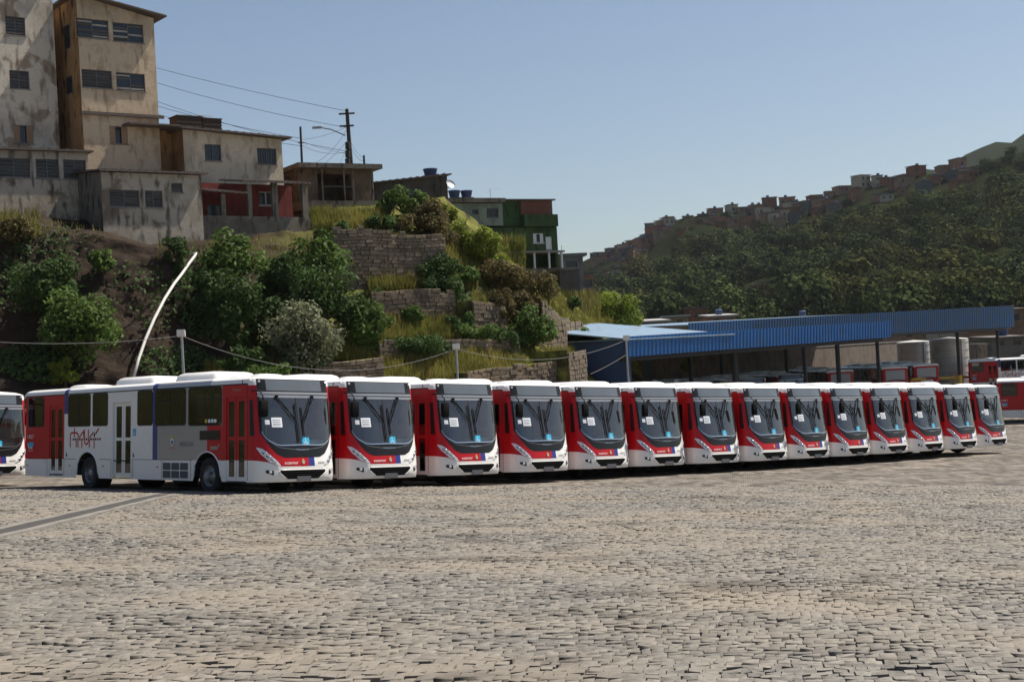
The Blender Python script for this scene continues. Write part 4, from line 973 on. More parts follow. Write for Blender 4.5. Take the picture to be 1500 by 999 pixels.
def hill_material():
    m, nt, b = newmat('hillside_soil'); b.inputs['Roughness'].default_value = .95; b.inputs['Specular IOR Level'].default_value = .1
    tc = N(nt, 'ShaderNodeTexCoord')
    def nz(sc, d, rough=.55):
        n = N(nt, 'ShaderNodeTexNoise'); n.inputs['Scale'].default_value = sc; n.inputs['Detail'].default_value = d; n.inputs['Roughness'].default_value = rough; nt.links.new(tc.outputs['Object'], n.inputs['Vector']); return n.outputs['Fac']
    def ramp(s, p0, p1, c0=(0, 0, 0, 1), c1=(1, 1, 1, 1)):
        r = N(nt, 'ShaderNodeValToRGB'); e = r.color_ramp.elements; e[0].position = p0; e[1].position = p1; e[0].color = c0; e[1].color = c1; nt.links.new(s, r.inputs[0]); return r.outputs[0]
    def mix(f, a, c, k=None):
        x = N(nt, 'ShaderNodeMixRGB')
        if isinstance(f, float): x.inputs[0].default_value = f
        else: nt.links.new(f, x.inputs[0])
        for i, q in ((1, a), (2, c)):
            if isinstance(q, tuple): x.inputs[i].default_value = q
            else: nt.links.new(q, x.inputs[i])
        return x.outputs[0]
    soil = ramp(nz(.9, 9, .7), .3, .72, (.016, .011, .008, 1), (.052, .037, .026, 1))
    soil = mix(ramp(nz(3.5, 7), .55, .75), soil, (.03, .022, .016, 1))
    grass = ramp(nz(1.6, 8, .65), .3, .7, (.06, .075, .014, 1), (.22, .20, .05, 1))
    sx = N(nt, 'ShaderNodeSeparateXYZ'); nt.links.new(tc.outputs['Object'], sx.inputs[0])
    mr = N(nt, 'ShaderNodeMapRange'); mr.inputs['From Min'].default_value = -14; mr.inputs['From Max'].default_value = -8; nt.links.new(sx.outputs[0], mr.inputs[0])
    k = ramp(nz(.55, 6), .36, .52); mm = N(nt, 'ShaderNodeMath'); mm.operation = 'MULTIPLY'; nt.links.new(mr.outputs[0], mm.inputs[0]); nt.links.new(k, mm.inputs[1])
    nt.links.new(mix(mm.outputs[0], soil, grass), b.inputs['Base Color'])
    bp = N(nt, 'ShaderNodeBump'); bp.inputs['Strength'].default_value = .9; bp.inputs['Distance'].default_value = .12; nt.links.new(nz(2.5, 9, .65), bp.inputs['Height']); nt.links.new(bp.outputs[0], b.inputs['Normal'])
    return m
M_HILL = hill_material()
hill = raw_mesh('hillside', G.reshape(-1, 3), np.stack([a, a + nk, a + nk + 1, a + 1], 1), M_HILL, smooth=True); tag(hill, kind='structure')
# iron soil nails sticking out of the bare cut
M_RUST = simple('rusted_iron', (.055, .035, .025, 1), .8, .2, .3, 8)
for i in range(58):
    u = random.uniform(2, 285); v = random.uniform(395, 548)
    if 40 < u < 175 and v < 520: continue
    p = on_slope(u, v); d = np.array([random.uniform(-.15, .15), -.75, random.uniform(.15, .4)]); l = random.uniform(.35, .7)
    mb = MB(); mb.tube([p - d * .3, p + d * l, p + d * (l + .06) + np.array([random.uniform(-.12, .12), 0, -.10])], .022, 5); mb.build('soil_nail', M_RUST, hill, local=True)

# ------------------------------------------------------------------ houses
UPZ = np.array([0, 0, 1.0])
class Wall:
    def __init__(s, u, v, Y, ang):
        s.O = at(u, v, Y); a = math.radians(ang); s.d = np.array([math.cos(a), math.sin(a), 0]); s.n = np.array([math.sin(a), -math.cos(a), 0])
    def hit(s, u, v):
        r = ray(u, v); t = ((s.O - CAM) @ s.n) / (r @ s.n); p = CAM + r * t - s.O
        return float(p @ s.d), float(p[2])
    def P(s, a, z, o=0.0): return s.O + s.d * a + UPZ * z + s.n * o
    def rect(s, u0, v0, u1, v1):
        um, vm = (u0 + u1) / 2, (v0 + v1) / 2
        return s.hit(u0, vm)[0], s.hit(u1, vm)[0], s.hit(um, v1)[1], s.hit(um, v0)[1]

M_PANE = simple('dark_window_glass', (.018, .022, .026, 1), .15, 0, .4, 1.5)
M_FRAME = simple('window_frame_grey', (.10, .10, .11, 1), .6, .2, .2, 6)
M_FRAMEW = simple('window_frame_white', (.55, .56, .56, 1), .6, 0, .1, 6)
M_WOODS = simple('shutter_wood', (.30, .19, .11, 1), .8, 0, .2, 6)
M_SLAT = simple('louvre_grey', (.085, .08, .08, 1), .55, .2, .25, 5)
M_RAG = simple('pale_curtain', (.36, .34, .32, 1), .9, 0, .25, 5)
M_TILE = simple('fibre_cement_roof', (.11, .085, .07, 1), .9, 0, .3, 3, bump=.4)
M_INTERIOR = simple('dark_room', (.02, .018, .016, 1), .95)
def wall_panel(mb, W, s0, s1, z0, z1, rects, rev=.14, mi=0, mr=0):
    xs = sorted({s0, s1} | {r[0] for r in rects} | {r[1] for r in rects}); zs = sorted({z0, z1} | {r[2] for r in rects} | {r[3] for r in rects})
    xs = [x for x in xs if s0 <= x <= s1]; zs = [z for z in zs if z0 <= z <= z1]
    for i in range(len(xs) - 1):
        for j in range(len(zs) - 1):
            a, c = (xs[i] + xs[i + 1]) / 2, (zs[j] + zs[j + 1]) / 2
            if any(r[0] < a < r[1] and r[2] < c < r[3] for r in rects): continue
            mb.quad(W.P(xs[i], zs[j]), W.P(xs[i + 1], zs[j]), W.P(xs[i + 1], zs[j + 1]), W.P(xs[i], zs[j + 1]), mi)
    for (a, b, c, d) in rects:
        q = [(a, c), (b, c), (b, d), (a, d)]
        for k in range(4):
            p, r = q[k], q[(k + 1) % 4]; mb.quad(W.P(*p), W.P(*p, -rev), W.P(*r, -rev), W.P(*r), mr)

def add_window(parent, W, r, style='louvre', frame=None, rev=.14):
    a, b, c, d = r; fm = frame or M_FRAME; t = .05; o = -rev + .03
    mb = MB()
    def bar(s0, s1, z0, z1, dep=.05, off=0): mb.obox(W.P(s0, z0, o - dep / 2 + off), W.d * (s1 - s0), -W.n * -dep, UPZ * (z1 - z0))
    bar(a, b, c, c + t); bar(a, b, d - t, d); bar(a, a + t, c + t, d - t); bar(b - t, b, c + t, d - t)
    mid = (a + b) / 2
    if b - a > .8 and style != 'shutter': bar(mid - .03, mid + .03, c + t, d - t)
    win = mb.build('window', fm, parent)
    halves = [(a + t, mid - .03), (mid + .03, b - t)] if (b - a > .8 and style != 'shutter') else [(a + t, b - t)]
    for (p, q) in halves:
        m2 = MB(); m2.quad(W.P(p, c + t, o - .02), W.P(q, c + t, o - .02), W.P(q, d - t, o - .02), W.P(p, d - t, o - .02)); m2.build('pane', M_PANE, win)
        if style in ('louvre', 'broken'):
            n = max(3, int((d - c) / .17))
            for k in range(n):
                if style == 'broken' and random.random() < .3: continue
                z = c + t + (d - c - 2 * t) * (k + .5) / n; m2 = MB(); tl = random.uniform(.03, .07)
                m2.obox(W.P(p, z - .055, o + .0), W.d * (q - p), UPZ * .085 + W.n * tl * 0 - W.n * -tl, W.n * .012); m2.build('slat', M_SLAT if style == 'louvre' or random.random() < .6 else M_RAG, win)
        if style == 'bars':
            n = max(2, int((q - p) / .16))
            for k in range(n):
                s_ = p + (q - p) * (k + .5) / n; m2 = MB(); m2.tube([W.P(s_, c, o + .07), W.P(s_, d, o + .07)], .012, 5); m2.build('bar', M_FRAME, win)
    if style == 'shutter':
        w = (b - a)
        for (p, q) in ((a, a + w * .34), (b - w * .34, b)):
            m2 = MB(); m2.obox(W.P(p + .01, c + .02, -.06), W.d * (q - p - .02), W.n * .04, UPZ * (d - c - .04)); sh = m2.build('shutter', M_WOODS if fm is not M_FRAMEW else M_FRAMEW, win)
            for k in range(6):
                z = c + .1 + (d - c - .2) * k / 5; m3 = MB(); m3.obox(W.P(p + .05, z, -.018), W.d * (q - p - .10), W.n * .012, UPZ * .03); m3.build('slat', M_WOODS if fm is not M_FRAMEW else M_FRAMEW, win)
    m2 = MB(); m2.obox(W.P(a - .06, c - .06, -.02), W.d * (b - a + .12), W.n * .07, UPZ * .05); m2.build('sill', fm if fm is M_FRAMEW else M_CONC, win)
    return win

def house(name, label, W, u1, vtl, vtr, depth, mat, wins, roof=True, roofmat=None, over=.35, roofth=.09, below=3.0, cat='house', u0=None, side=None, z0=None, roof_rise=0.0, backdrop=True):
    """front wall W from its left end to pixel column u1; tops at pixel rows vtl / vtr"""
    w = W.hit(u1, (vtl + vtr) / 2)[0]; zl = W.hit(u0 if u0 is not None else 750 + FPX * ((W.O - CAM) @ RGT) / ((W.O - CAM) @ FWD), vtl)[1]; zr = W.hit(u1, vtr)[1]
    # keep the top at the pixel row measured right above each end
    base = W.P(w / 2, -.0, -depth / 2); h = empty(name, (base[0], base[1], W.O[2] - below), label, cat)
    mb = MB(); rects = [W.rect(*q[:4]) for q in wins]
    zt = min(zl, zr)
    lo = -below
    wall_panel(mb, W, 0, w, lo, zt, rects)
    if abs(zl - zr) > .02:
        mb.poly([W.P(0, zt), W.P(w, zt), W.P(w, zr)] if zr > zl else [W.P(0, zt), W.P(w, zt), W.P(0, zl)])
    D = -depth
    mb.poly([W.P(0, lo), W.P(0, zl), W.P(0, zl + roof_rise, D), W.P(0, lo, D)], 1); mb.poly([W.P(w, lo), W.P(w, lo, D), W.P(w, zr + roof_rise, D), W.P(w, zr)], 1)
    mb.quad(W.P(0, lo, D), W.P(0, zl + roof_rise, D), W.P(w, zr + roof_rise, D), W.P(w, lo, D), 1)
    wl = mb.build('wall', [mat, side or mat], h)
    if roof:
        mb = MB(); c = [W.P(-over * .6, zl + .012, over), W.P(w + over, zr + .012, over), W.P(w + over, zr + roof_rise + .012, D - .2), W.P(-over * .6, zl + roof_rise + .012, D - .2)]
        t = [p + UPZ * roofth for p in c]
        mb.add(c + t, [(0, 3, 2, 1), (4, 5, 6, 7), (0, 1, 5, 4), (1, 2, 6, 5), (2, 3, 7, 6), (3, 0, 4, 7)])
        rf = mb.build('roof', roofmat or M_TILE, h)
        n = max(2, int(w / .45))
        for k in range(n):          # corrugation ends along the eave
            s_ = (k + .5) * w / n; z = zl + (zr - zl) * s_ / w
            if roofmat is None:
                mb = MB(); mb.obox(W.P(s_ - .07, z + roofth + .013, over - .02), W.d * .14, -W.n * (depth + .1) + UPZ * roof_rise, UPZ * .035); mb.build('roof_rib', M_TILE, h)
    for q, r in zip(wins, rects): add_window(h, W, r, *(q[4:]))
    return h, W, w, zl, zr

P_WHITE = plaster('plaster_dirty_white', (.60, .54, .45, 1), (.08, .065, .05, 1), .65, 1.0, (.30, .22, .15, 1))
P_CREAM = plaster('plaster_cream', (.56, .44, .31, 1), (.10, .07, .045, 1), .5, 4.0)
P_ORANGE = plaster('plaster_orange_stained', (.42, .24, .11, 1), (.02, .014, .01, 1), .95, 6.0)
P_GREYW = plaster('plaster_grey_stained', (.42, .37, .30, 1), (.035, .03, .025, 1), .85, 9.0, (.16, .12, .085, 1))
P_BEIGE = plaster('plaster_beige', (.58, .49, .37, 1), (.06, .05, .035, 1), .6, 12.0)
P_RED = plaster('plaster_red', (.23, .06, .05, 1), (.10, .03, .02, 1), .6, 15.0)
P_CONC = plaster('bare_concrete', (.20, .175, .145, 1), (.018, .016, .014, 1), .95, 18.0)
P_DARKC = plaster('weathered_block', (.085, .075, .065, 1), (.02, .018, .016, 1), .8, 21.0)
P_GREEN = plaster('plaster_green', (.05, .088, .034, 1), (.012, .018, .01, 1), .8, 24.0)
P_PALE = plaster('plaster_pale_green', (.25, .29, .24, 1), (.06, .07, .055, 1), .7, 27.0)
A = 37
# white tower at the left edge
W = Wall(-60, 222, 74.0, A); W.O = W.P(-2.2, 0)
house('white_tower_house', 'tall dirty white house at the left edge with three barred windows stacked', W, 74.5, -40, -48, 7, P_WHITE,
      [(8, 25, 37, 52, 'louvre'), (14, 104, 43, 130, 'louvre'), (20, 184, 48.5, 210, 'shutter')], below=4, cat='house')
# cream tower
W = Wall(124, 235, 76.2, A)
hB, WB, wB, zl, zr = house('cream_tower_house', 'tall cream tower house with broken louvre windows and sloping dark roof', W, 224, -6, 27, 5.5, P_CREAM,
      [(111.7, 28.5, 159, 56, 'broken'), (165.5, 35, 210, 62, 'broken'), (120, 103, 164, 129, 'louvre'), (170.5, 107.5, 212.5, 133.5, 'broken'), (160.5, 185.5, 187, 211, 'shutter')], below=4, side=P_ORANGE, over=.55, u0=124)
mb = MB(); zb = W.hit(170, 168)[1]; mb.obox(W.P(-.1, zb - .1, .0), W.d * (wB + .35), W.n * .18, UPZ * .16); mb.build('gutter', M_TILE, hB)
LW = Wall(124, 235, 76.2, A); LW.O = W.P(0, 0); LW.d = W.n * -1; LW.n = -W.d      # its left face, seen in shade
LW.O = W.P(0, 0) ; 
for (z0, z1) in ((W.hit(120, 64)[1], W.hit(120, 28)[1]), (W.hit(120, 130)[1], W.hit(120, 104)[1])):
    mb = MB(); mb.obox(W.P(-.012, z0, -1.2), -W.n * .9, W.d * .01, UPZ * (z1 - z0)); wo = mb.build('window', M_FRAME, hB)
    mb = MB(); mb.obox(W.P(-.018, z0 + .06, -1.26), -W.n * .78, W.d * .005, UPZ * (z1 - z0 - .12)); mb.build('pane', M_PANE, wo)
# low wing with three wide louvres
W = Wall(-60, 312, 70.2, A); W.O = W.P(-2, 0)
house('low_wing_house', 'low stained wing below the white tower with three wide grey louvre windows', W, 128, 216, 224, 6.5, P_GREYW,
      [(-4, 232, 44, 260, 'louvre'), (52.5, 233.5, 86.5, 261, 'louvre'), (93, 234.5, 126, 262, 'louvre')], below=.6, over=.25)
# grey house lower down
W = Wall(153, 360, 71.3, A)
house('grey_stained_house', 'grey stained house on the cliff edge with two louvre windows and a vent', W, 294, 252, 257, 5.5, P_GREYW,
      [(160.5, 278.5, 204.5, 303, 'louvre'), (212.5, 279.5, 238, 304, 'louvre'), (251, 268.5, 267.5, 282, 'louvre')], below=1.2, over=.3, roof_rise=.6, side=P_CONC)
# beige house with two tanks
W = Wall(272, 275, 78.6, A)
hE, WE, wE, zl, zr = house('beige_house', 'beige house with two square water tanks on its long brown roof', W, 412, 190, 204.5, 6, P_BEIGE,
      [(300, 212, 324, 235.5, 'plain'), (377, 217.5, 405, 241, 'bars')], below=3, over=.45, side=P_ORANGE)
mb = MB(); q = W.P(-3.2, 0, -2.0); mb.obox(W.P(-3.0, -3, -1.6), W.d * 3.0, -W.n * .2, UPZ * (zl + 3 + .15)); mb.build('orange_wall', P_ORANGE, hE)
mb = MB(); mb.obox(W.P(-3.1, zl + .16, .0), W.d * 3.0, -W.n * 6, UPZ * .09); mb.build('roof_extension', M_TILE, hE)
M_TANKB = simple('brown_slatted_tank', (.055, .038, .028, 1), .85, 0, .3, 5, bump=.3)
for i, (u0, u1, vt, vb) in enumerate(((279, 314, 166, 185), (316, 342, 168, 187))):
    s0, s1 = W.hit(u0, vb)[0], W.hit(u1, vb)[0]; s0 += .35 * 0; z0 = zl + (zr - zl) * max(0, s0) / wE + .10; hh = 1.0
    mid = W.P((s0 + s1) / 2, z0, -2.2)
    t = empty('square_water_tank', mid, 'dark brown square water tank, %s of the two on the beige roof' % ('left' if i == 0 else 'right'), 'water tank', 'square tanks on the beige roof')
    mb = MB(); a0 = W.P(s0 * 1.03, z0 + .08, -1.7); ww = (s1 - s0) * 1.03; mb.obox(a0, W.d * ww, -W.n * 1.1, UPZ * (hh - .1)); mb.build('body', M_TANKB, t)
    for k in range(4): mb = MB(); mb.obox(a0 + W.n * .004 + UPZ * (.1 + k * .22) - W.d * .02, W.d * (ww + .04), W.n * .03, UPZ * .07); mb.build('slat', M_TANKB, t)
    mb = MB(); mb.obox(a0 - W.d * .05 + W.n * .05 + UPZ * (hh - .098), W.d * (ww + .1), -W.n * 1.2, UPZ * .06); mb.build('lid', M_TANKB, t)
    for k in (0, 1): mb = MB(); mb.obox(a0 + W.d * (.1 + k * (ww - .3)) - UPZ * .09, W.d * .1, -W.n * 1.1, UPZ * .088); mb.build('bearer', M_TANKB, t)
# red porch house with parapet
W = Wall(296, 356, 74.8, A)
wF = W.hit(455, 330)[0]; zp = W.hit(300, 316)[1]; zp2 = W.hit(450, 318)[1]
hF = empty('red_porch_house', W.P(wF / 2, -1.0, -1.5), 'red-walled porch with grey posts above a bare concrete parapet', 'house')
mb = MB(); mb.obox(W.P(0, -1.2, 0), W.d * wF, -W.n * .25, UPZ * (zp + 1.2)); mb.build('parapet', P_CONC, hF)
zr_ = W.hit(440, 268)[1]
R2 = Wall(296, 356, 74.8, A); R2.O = W.P(0, 0, -2.2)
wr = [R2.rect(380, 281, 401, 301), R2.rect(304, 300, 325, 318)]
mb = MB(); wall_panel(mb, R2, 0, R2.hit(425, 300)[0], -.8, zr_ + .15, wr); mb.obox(R2.P(R2.hit(425, 300)[0], -.8, 0), -W.n * -.0 + W.d * .15, -W.n * 2.5, UPZ * (zr_ + .9)); mb.build('red_wall', P_RED, hF)
add_window(hF, R2, wr[0], 'bars', M_FRAMEW); add_window(hF, R2, wr[1], 'plain')
for (u0, u1, vt) in ((325, 331, 284), (364, 370, 270), (400, 408, 268), (444, 452, 268)):
    a, b = W.hit(u0, 300)[0], W.hit(u1, 300)[0]; mb = MB(); mb.obox(W.P(a, zp - .01, -.02), W.d * (b - a), -W.n * .2, UPZ * (W.hit(u0, vt)[1] - zp + .01)); mb.build('post', P_CONC, hF)
for (u0, u1, v0, v1) in ((296, 360, 281, 285), (352, 452, 268, 271)):
    a, b = W.hit(u0, v0)[0], W.hit(u1, v1)[0]; za, zb_ = W.hit(u0, v0)[1], W.hit(u1, v1)[1]
    mb = MB(); c = [W.P(a, za, .3), W.P(b, zb_, .3), W.P(b, zb_ + .45, -2.6), W.P(a, za + .45, -2.6)]; t = [p + UPZ * .08 for p in c]
    mb.add(c + t, [(0, 3, 2, 1), (4, 5, 6, 7), (0, 1, 5, 4), (1, 2, 6, 5), (2, 3, 7, 6), (3, 0, 4, 7)]); ro = mb.build('porch_roof', M_TILE, hF)
    n = int((b - a) / .3)
    for k in range(n):
        s_ = a + (b - a) * (k + .5) / n; zz_ = za + (zb_ - za) * (k + .5) / n
        mb = MB(); mb.obox(W.P(s_ - .05, zz_ + .081, .31), W.d * .1, -W.n * 2.85 + UPZ * .45, UPZ * .03); mb.build('roof_rib', M_TILE, hF)
# concrete flat-roofed house with terrace
W = Wall(436, 300, 84.5, 30)
wG = W.hit(548, 280)[0]; zt = W.hit(440, 248)[1]; zfl = W.hit(480, 297)[1]
hG = empty('flat_roofed_house', W.P(wG / 2, zfl - 1.5, -2), 'brown concrete house with flat slab roof and open dark porch', 'house')
op = [(W.hit(466, 280)[0], W.hit(515, 280)[0], zfl, zt - .25)]
mb = MB(); wall_panel(mb, W, 0, wG, zfl - 2, zt, op, 2.0); mb.obox(W.P(0, zfl - 2, -.0), -W.n * 5, W.d * .1, UPZ * (zt - zfl + 2)); mb.obox(W.P(wG - .1, zfl - 2, -.005), -W.n * 5, W.d * .1, UPZ * (zt - zfl + 2)); mb.quad(W.P(0, zfl - 2, -2.3), W.P(wG, zfl - 2, -2.3), W.P(wG, zt, -2.3), W.P(0, zt, -2.3))
mb.build('wall', plaster('plaster_brown', (.16, .12, .085, 1), (.03, .024, .018, 1), .9, 31), hG)
mb = MB(); mb.obox(W.P(-.15, zt + .01, .75), W.d * (wG + .45), -W.n * 6, UPZ * .28); mb.build('roof', P_CONC, hG)
for u in (468, 500, 513, 541):
    s_ = W.hit(u, 280)[0]; mb = MB(); mb.tube([W.P(s_, zfl - .4, .5), W.P(s_, zt, .5)], .06, 6); mb.build('post', P_CONC, hG)
mb = MB(); mb.obox(W.P(-.2, zfl - .55, 1.4), W.d * (wG + 1.6), -W.n * 4, UPZ * .5); mb.build('terrace', P_CONC, hG)
mb = MB(); mb.tube([W.P(W.hit(470, 285)[0], zfl + .9, .5), W.P(W.hit(513, 285)[0], zfl + .9, .5)], .03, 5); mb.build('railing', M_FRAME, hG)
mb = MB(); mb.obox(W.P(-1.3, zfl - 1.0, -1), W.d * 1.28, -W.n * 3, UPZ * (zt - zfl + .7)); mb.build('side_shed', P_DARKC, hG)
# grey house behind with blue tank
W = Wall(547, 300, 92, 24)
hH, WH, wH, zl, zr = house('grey_block_house', 'dark grey block house behind bushes with a sloping roof and blue tank', W, 655, 270, 257, 6, P_DARKC, [(600, 275, 612, 284, 'plain')], below=1.5, over=.25)
def round_tank(name, label, c, r, h, mat, group=None):
    t = empty(name, c, label, 'water tank', group)
    mb = MB(); mb.lathe([(0, 0), (r * .78, 0), (r * .98, h * .8), (r, h * .82)], c, (0, 0, 1), 20); o = mb.build('body', mat, t); smooth_angle(o, 40)
    mb = MB(); mb.lathe([(r * 1.05, h * .8), (r * 1.06, h * .88), (r * .9, h * .95), (r * .3, h), (0, h)], c, (0, 0, 1), 20); o = mb.build('lid', mat, t); smooth_angle(o, 40)
M_TANKBL = simple('blue_plastic_tank', (.02, .05, .13, 1), .5, 0, .2, 4)
s_ = W.hit(640, 255)[0]; round_tank('blue_water_tank', 'blue round water tank on the sloping roof of the grey block house', W.P(s_, zl + (zr - zl) * s_ / wH + .10, -1.2), .47, .62, M_TANKBL)
# green house
W = Wall(664, 392, 98.5, 27)
gz0 = W.hit(780, 391)[1]
hI = empty('green_house', W.P(5, gz0 - 1, -3), 'green and pale two-storey house with brick attic and white porch posts', 'house')
def zz(u, v): return W.hit(u, v)[1]
def ss(u, v=340): return W.hit(u, v)[0]
M_BRICKR = simple('red_brick_rough', (.17, .055, .032, 1), .9, 0, .25, 6, bump=.5)
rects = [W.rect(692, 307, 700.6, 314.7), W.rect(713, 305.5, 730, 319)]
mb = MB(); wall_panel(mb, W, ss(664), ss(738), zz(700, 331), zz(700, 298), rects); mb.build('pale_wall', P_PALE, hI)
for r in rects: add_window(hI, W, r, 'bars')
mb = MB(); mb.obox(W.P(ss(656), zz(700, 297), .25), W.d * (ss(741) - ss(656)), -W.n * 6, UPZ * .3); mb.build('slab_roof', P_CONC, hI)
mb = MB(); mb.obox(W.P(ss(738) + .002, zz(750, 332), -.3), W.d * (ss(766) - ss(738)), -W.n * 5, UPZ * (zz(750, 294) - zz(750, 332))); mb.build('green_recess', P_GREEN, hI)
zb0, zb1 = zz(790, 315), zz(790, 294)
mb = MB(); mb.obox(W.P(ss(766), zb0, -.1), W.d * (ss(812) - ss(766)), -W.n * .2, UPZ * (zb1 - zb0)); bk = mb.build('brick_attic', simple('mortar', (.12, .09, .07, 1), .95), hI)
bm = MB(); bm.box(0, .38, -.03, 0, 0, .17); brick_me = None
s0_, s1_ = ss(766), ss(812); nb = int((s1_ - s0_) / .42); nr = int((zb1 - zb0) / .2)
for r in range(nr):
    for k in range(nb):
        a = s0_ + (s1_ - s0_) * (k + (.25 if r % 2 else 0)) / nb; w_ = (s1_ - s0_) / nb - .03
        if a + w_ > s1_: continue
        m2 = MB(); m2.obox(W.P(a, zb0 + .02 + r * (zb1 - zb0 - .02) / nr, -.099), W.d * w_, W.n * .025, UPZ * ((zb1 - zb0) / nr - .03)); m2.build('brick', M_BRICKR, bk)
mb = MB(); mb.obox(W.P(ss(737), zb1 + .01, .15), W.d * (ss(815) - ss(737)), -W.n * 5.5, UPZ * .09); mb.build('attic_roof', M_TILE, hI)
mb = MB(); mb.obox(W.P(s0_ - .02, zz(790, 332.5), .35), W.d * (ss(815) - s0_ + .02), -W.n * 5.6, UPZ * (zb0 - zz(790, 332.5))); mb.build('balcony_band', P_GREEN, hI)
rects = [W.rect(781, 342, 796, 356), W.rect(799.6, 347, 809, 366), W.rect(746, 345, 757, 352)]
mb = MB(); wall_panel(mb, W, ss(700), ss(816), zz(780, 369), zz(780, 333.5), rects); mb.build('green_wall', P_GREEN, hI)
add_window(hI, W, rects[0], 'shutter', M_FRAMEW); add_window(hI, W, rects[2], 'louvre')
a, b, c, d = rects[1]; mb = MB(); mb.obox(W.P(a, c, -.12), W.d * (b - a), W.n * .04, UPZ * (d - c)); mb.build('door', M_FRAMEW, hI)
mb = MB(); mb.obox(W.P(ss(820), gz0 - 3, 0) - W.d * .0, -W.d * (ss(820) - ss(690)), -W.n * 6, UPZ * 2.9); mb.build('base_wall', P_CONC, hI)
mb = MB(); mb.obox(W.P(ss(690), zz(780, 390), -1.6), W.d * (ss(816) - ss(690)), -W.n * .2, UPZ * (zz(780, 369) - zz(780, 390))); mb.build('porch_back_wall', P_GREEN, hI)
mb = MB(); mb.obox(W.P(ss(735), zz(780, 371), .6), W.d * (ss(820) - ss(735)), -W.n * 2.4, UPZ * .12); mb.build('porch_slab', M_CONC, hI)
for u in (757, 779, 800.5, 819):
    a = ss(u - 1.2, 380); mb = MB(); mb.obox(W.P(a, gz0 - .15, .45), W.d * (ss(u + 1.2, 380) - a), -W.n * .12, UPZ * (zz(780, 371) - gz0 + .15)); mb.build('porch_post', M_FRAMEW, hI)
mb = MB(); mb.obox(W.P(0, gz0 - 2, -5.8), W.d * (ss(816)), -W.n * .2, UPZ * (zb1 - gz0 + 2)); mb.obox(W.P(ss(816) - .02, gz0 - .2, -.01), -W.d * .2, -W.n * 5.8, UPZ * (zb0 - gz0)); mb.build('rear_wall', P_GREEN, hI)
for i, (u, lab) in enumerate(((679, 'left of two dark blue tanks on the pale slab of the green house'), (697, 'right of two dark blue tanks on the pale slab of the green house'))):
    round_tank('blue_water_tank', lab, W.P(ss(u, 288), zz(700, 297) + .52, -1.5), .42, .55, M_TANKBL, 'tanks on the green house')
    mb = MB(); mb.obox(W.P(ss(u, 288) - .4, zz(700, 297) + .302, -1.1), W.d * .8, -W.n * .8, UPZ * .215); mb.build('tank_stand', P_CONC, hI)
# dark retaining pier and small grey houses right of it
W2 = Wall(823, 452, 99, 20)
hJ = empty('dark_retaining_wall', W2.O - UPZ * 2, 'tall black-stained retaining wall right of the green house', 'wall')
mb = MB(); mb.obox(W2.P(0, -2.5, 0), W2.d * W2.hit(850, 420)[0], -W2.n * 2.5, UPZ * (W2.hit(836, 396)[1] + 2.5)); mb.build('wall', P_DARKC, hJ)
mb = MB(); mb.obox(W2.P(-.05, W2.hit(836, 396)[1] + .005, .05), W2.d * (W2.hit(850, 420)[0] + .1), -W2.n * 2.6, UPZ * .1); mb.build('coping', P_CONC, hJ)
# ------------------------------------------------------------------ poles, wires, pipe
M_POLE = simple('weathered_pole', (.035, .03, .027, 1), .9, 0, .3, 5)
M_WIRE = simple('black_cable', (.02, .02, .02, 1), .7)
M_CABLE = simple('grey_cable', (.16, .155, .15, 1), .8, 0, .1, 3)
M_WHITEP = simple('white_pipe', (.62, .60, .55, 1), .5, 0, .15, 3)
M_STEEL = simple('galvanised_steel', (.33, .34, .34, 1), .5, .4, .12, 6)
def cable(name, label, a, b, sag, r=.012, mat=None, n=18, group=None):
    a, b = np.array(a), np.array(b); mb = MB(); mb.tube([a + (b - a) * t - UPZ * sag * 4 * t * (1 - t) for t in np.linspace(0, 1, n)], r, 4)
    return tag(mb.build(name, mat or M_WIRE), label, 'cable', group)
YP = 90
tp, bp_ = at(508, 160, YP), at(516, 268, YP)
pl = empty('utility_pole', bp_, 'tall dark utility pole with street lamp arm behind the flat-roofed house', 'pole')
mb = MB(); mb.tube([bp_ - UPZ * 2, bp_, tp], [.17, .16, .11], 8); mb.build('shaft', M_POLE, pl)
mb = MB(); l0, l1, l2 = at(506, 199, YP), at(485, 190, YP), at(468, 187, YP); mb.tube([l0, l1, l2], .035, 6); arm = mb.build('lamp_arm', M_POLE, pl)
mb = MB(); mb.obox(l2 + np.array([-.45, -.1, -.06]), (.6, 0, .0), (0, .22, 0), (0, 0, .12)); mb.build('lamp_head', M_STEEL, pl)
for (v, w) in ((168, .5), (186, .45)):
    c = at(508, v, YP); mb = MB(); mb.obox(c + np.array([-w, -.06, 0]), (2 * w, 0, 0), (0, .1, 0), (0, 0, .1)); mb.build('crossarm', M_POLE, pl)
for v in (214, 226, 238):
    c = at(511, v, YP) + np.array([-.05, -.2, 0]); mb = MB(); mb.lathe([(0, -.25), (.16, -.25), (.16, .2), (0, .25)], c, (0, 0, 1), 8); mb.build('cable_bundle', M_POLE, pl)
for (u0, v0, u1, v1, lab) in ((440, 186, 443, 262, 'thin dark pole left of the utility pole'), (533, 228, 534, 262, 'short dark post right of the utility pole')):
    b_, t_ = at(u1, v1, 88), at(u0, v0, 88); p2 = empty('dark_post', b_, lab, 'pole'); mb = MB(); mb.tube([b_ - UPZ * 1.5, t_], [.09, .07], 6); mb.build('shaft', M_POLE, p2)
    mb = MB(); mb.tube([t_ - UPZ * 1.0 + np.array([-.2, 0, 0]), t_ - UPZ * 1.0 + np.array([.2, 0, 0])], .03, 5); mb.build('crossarm', M_POLE, p2)
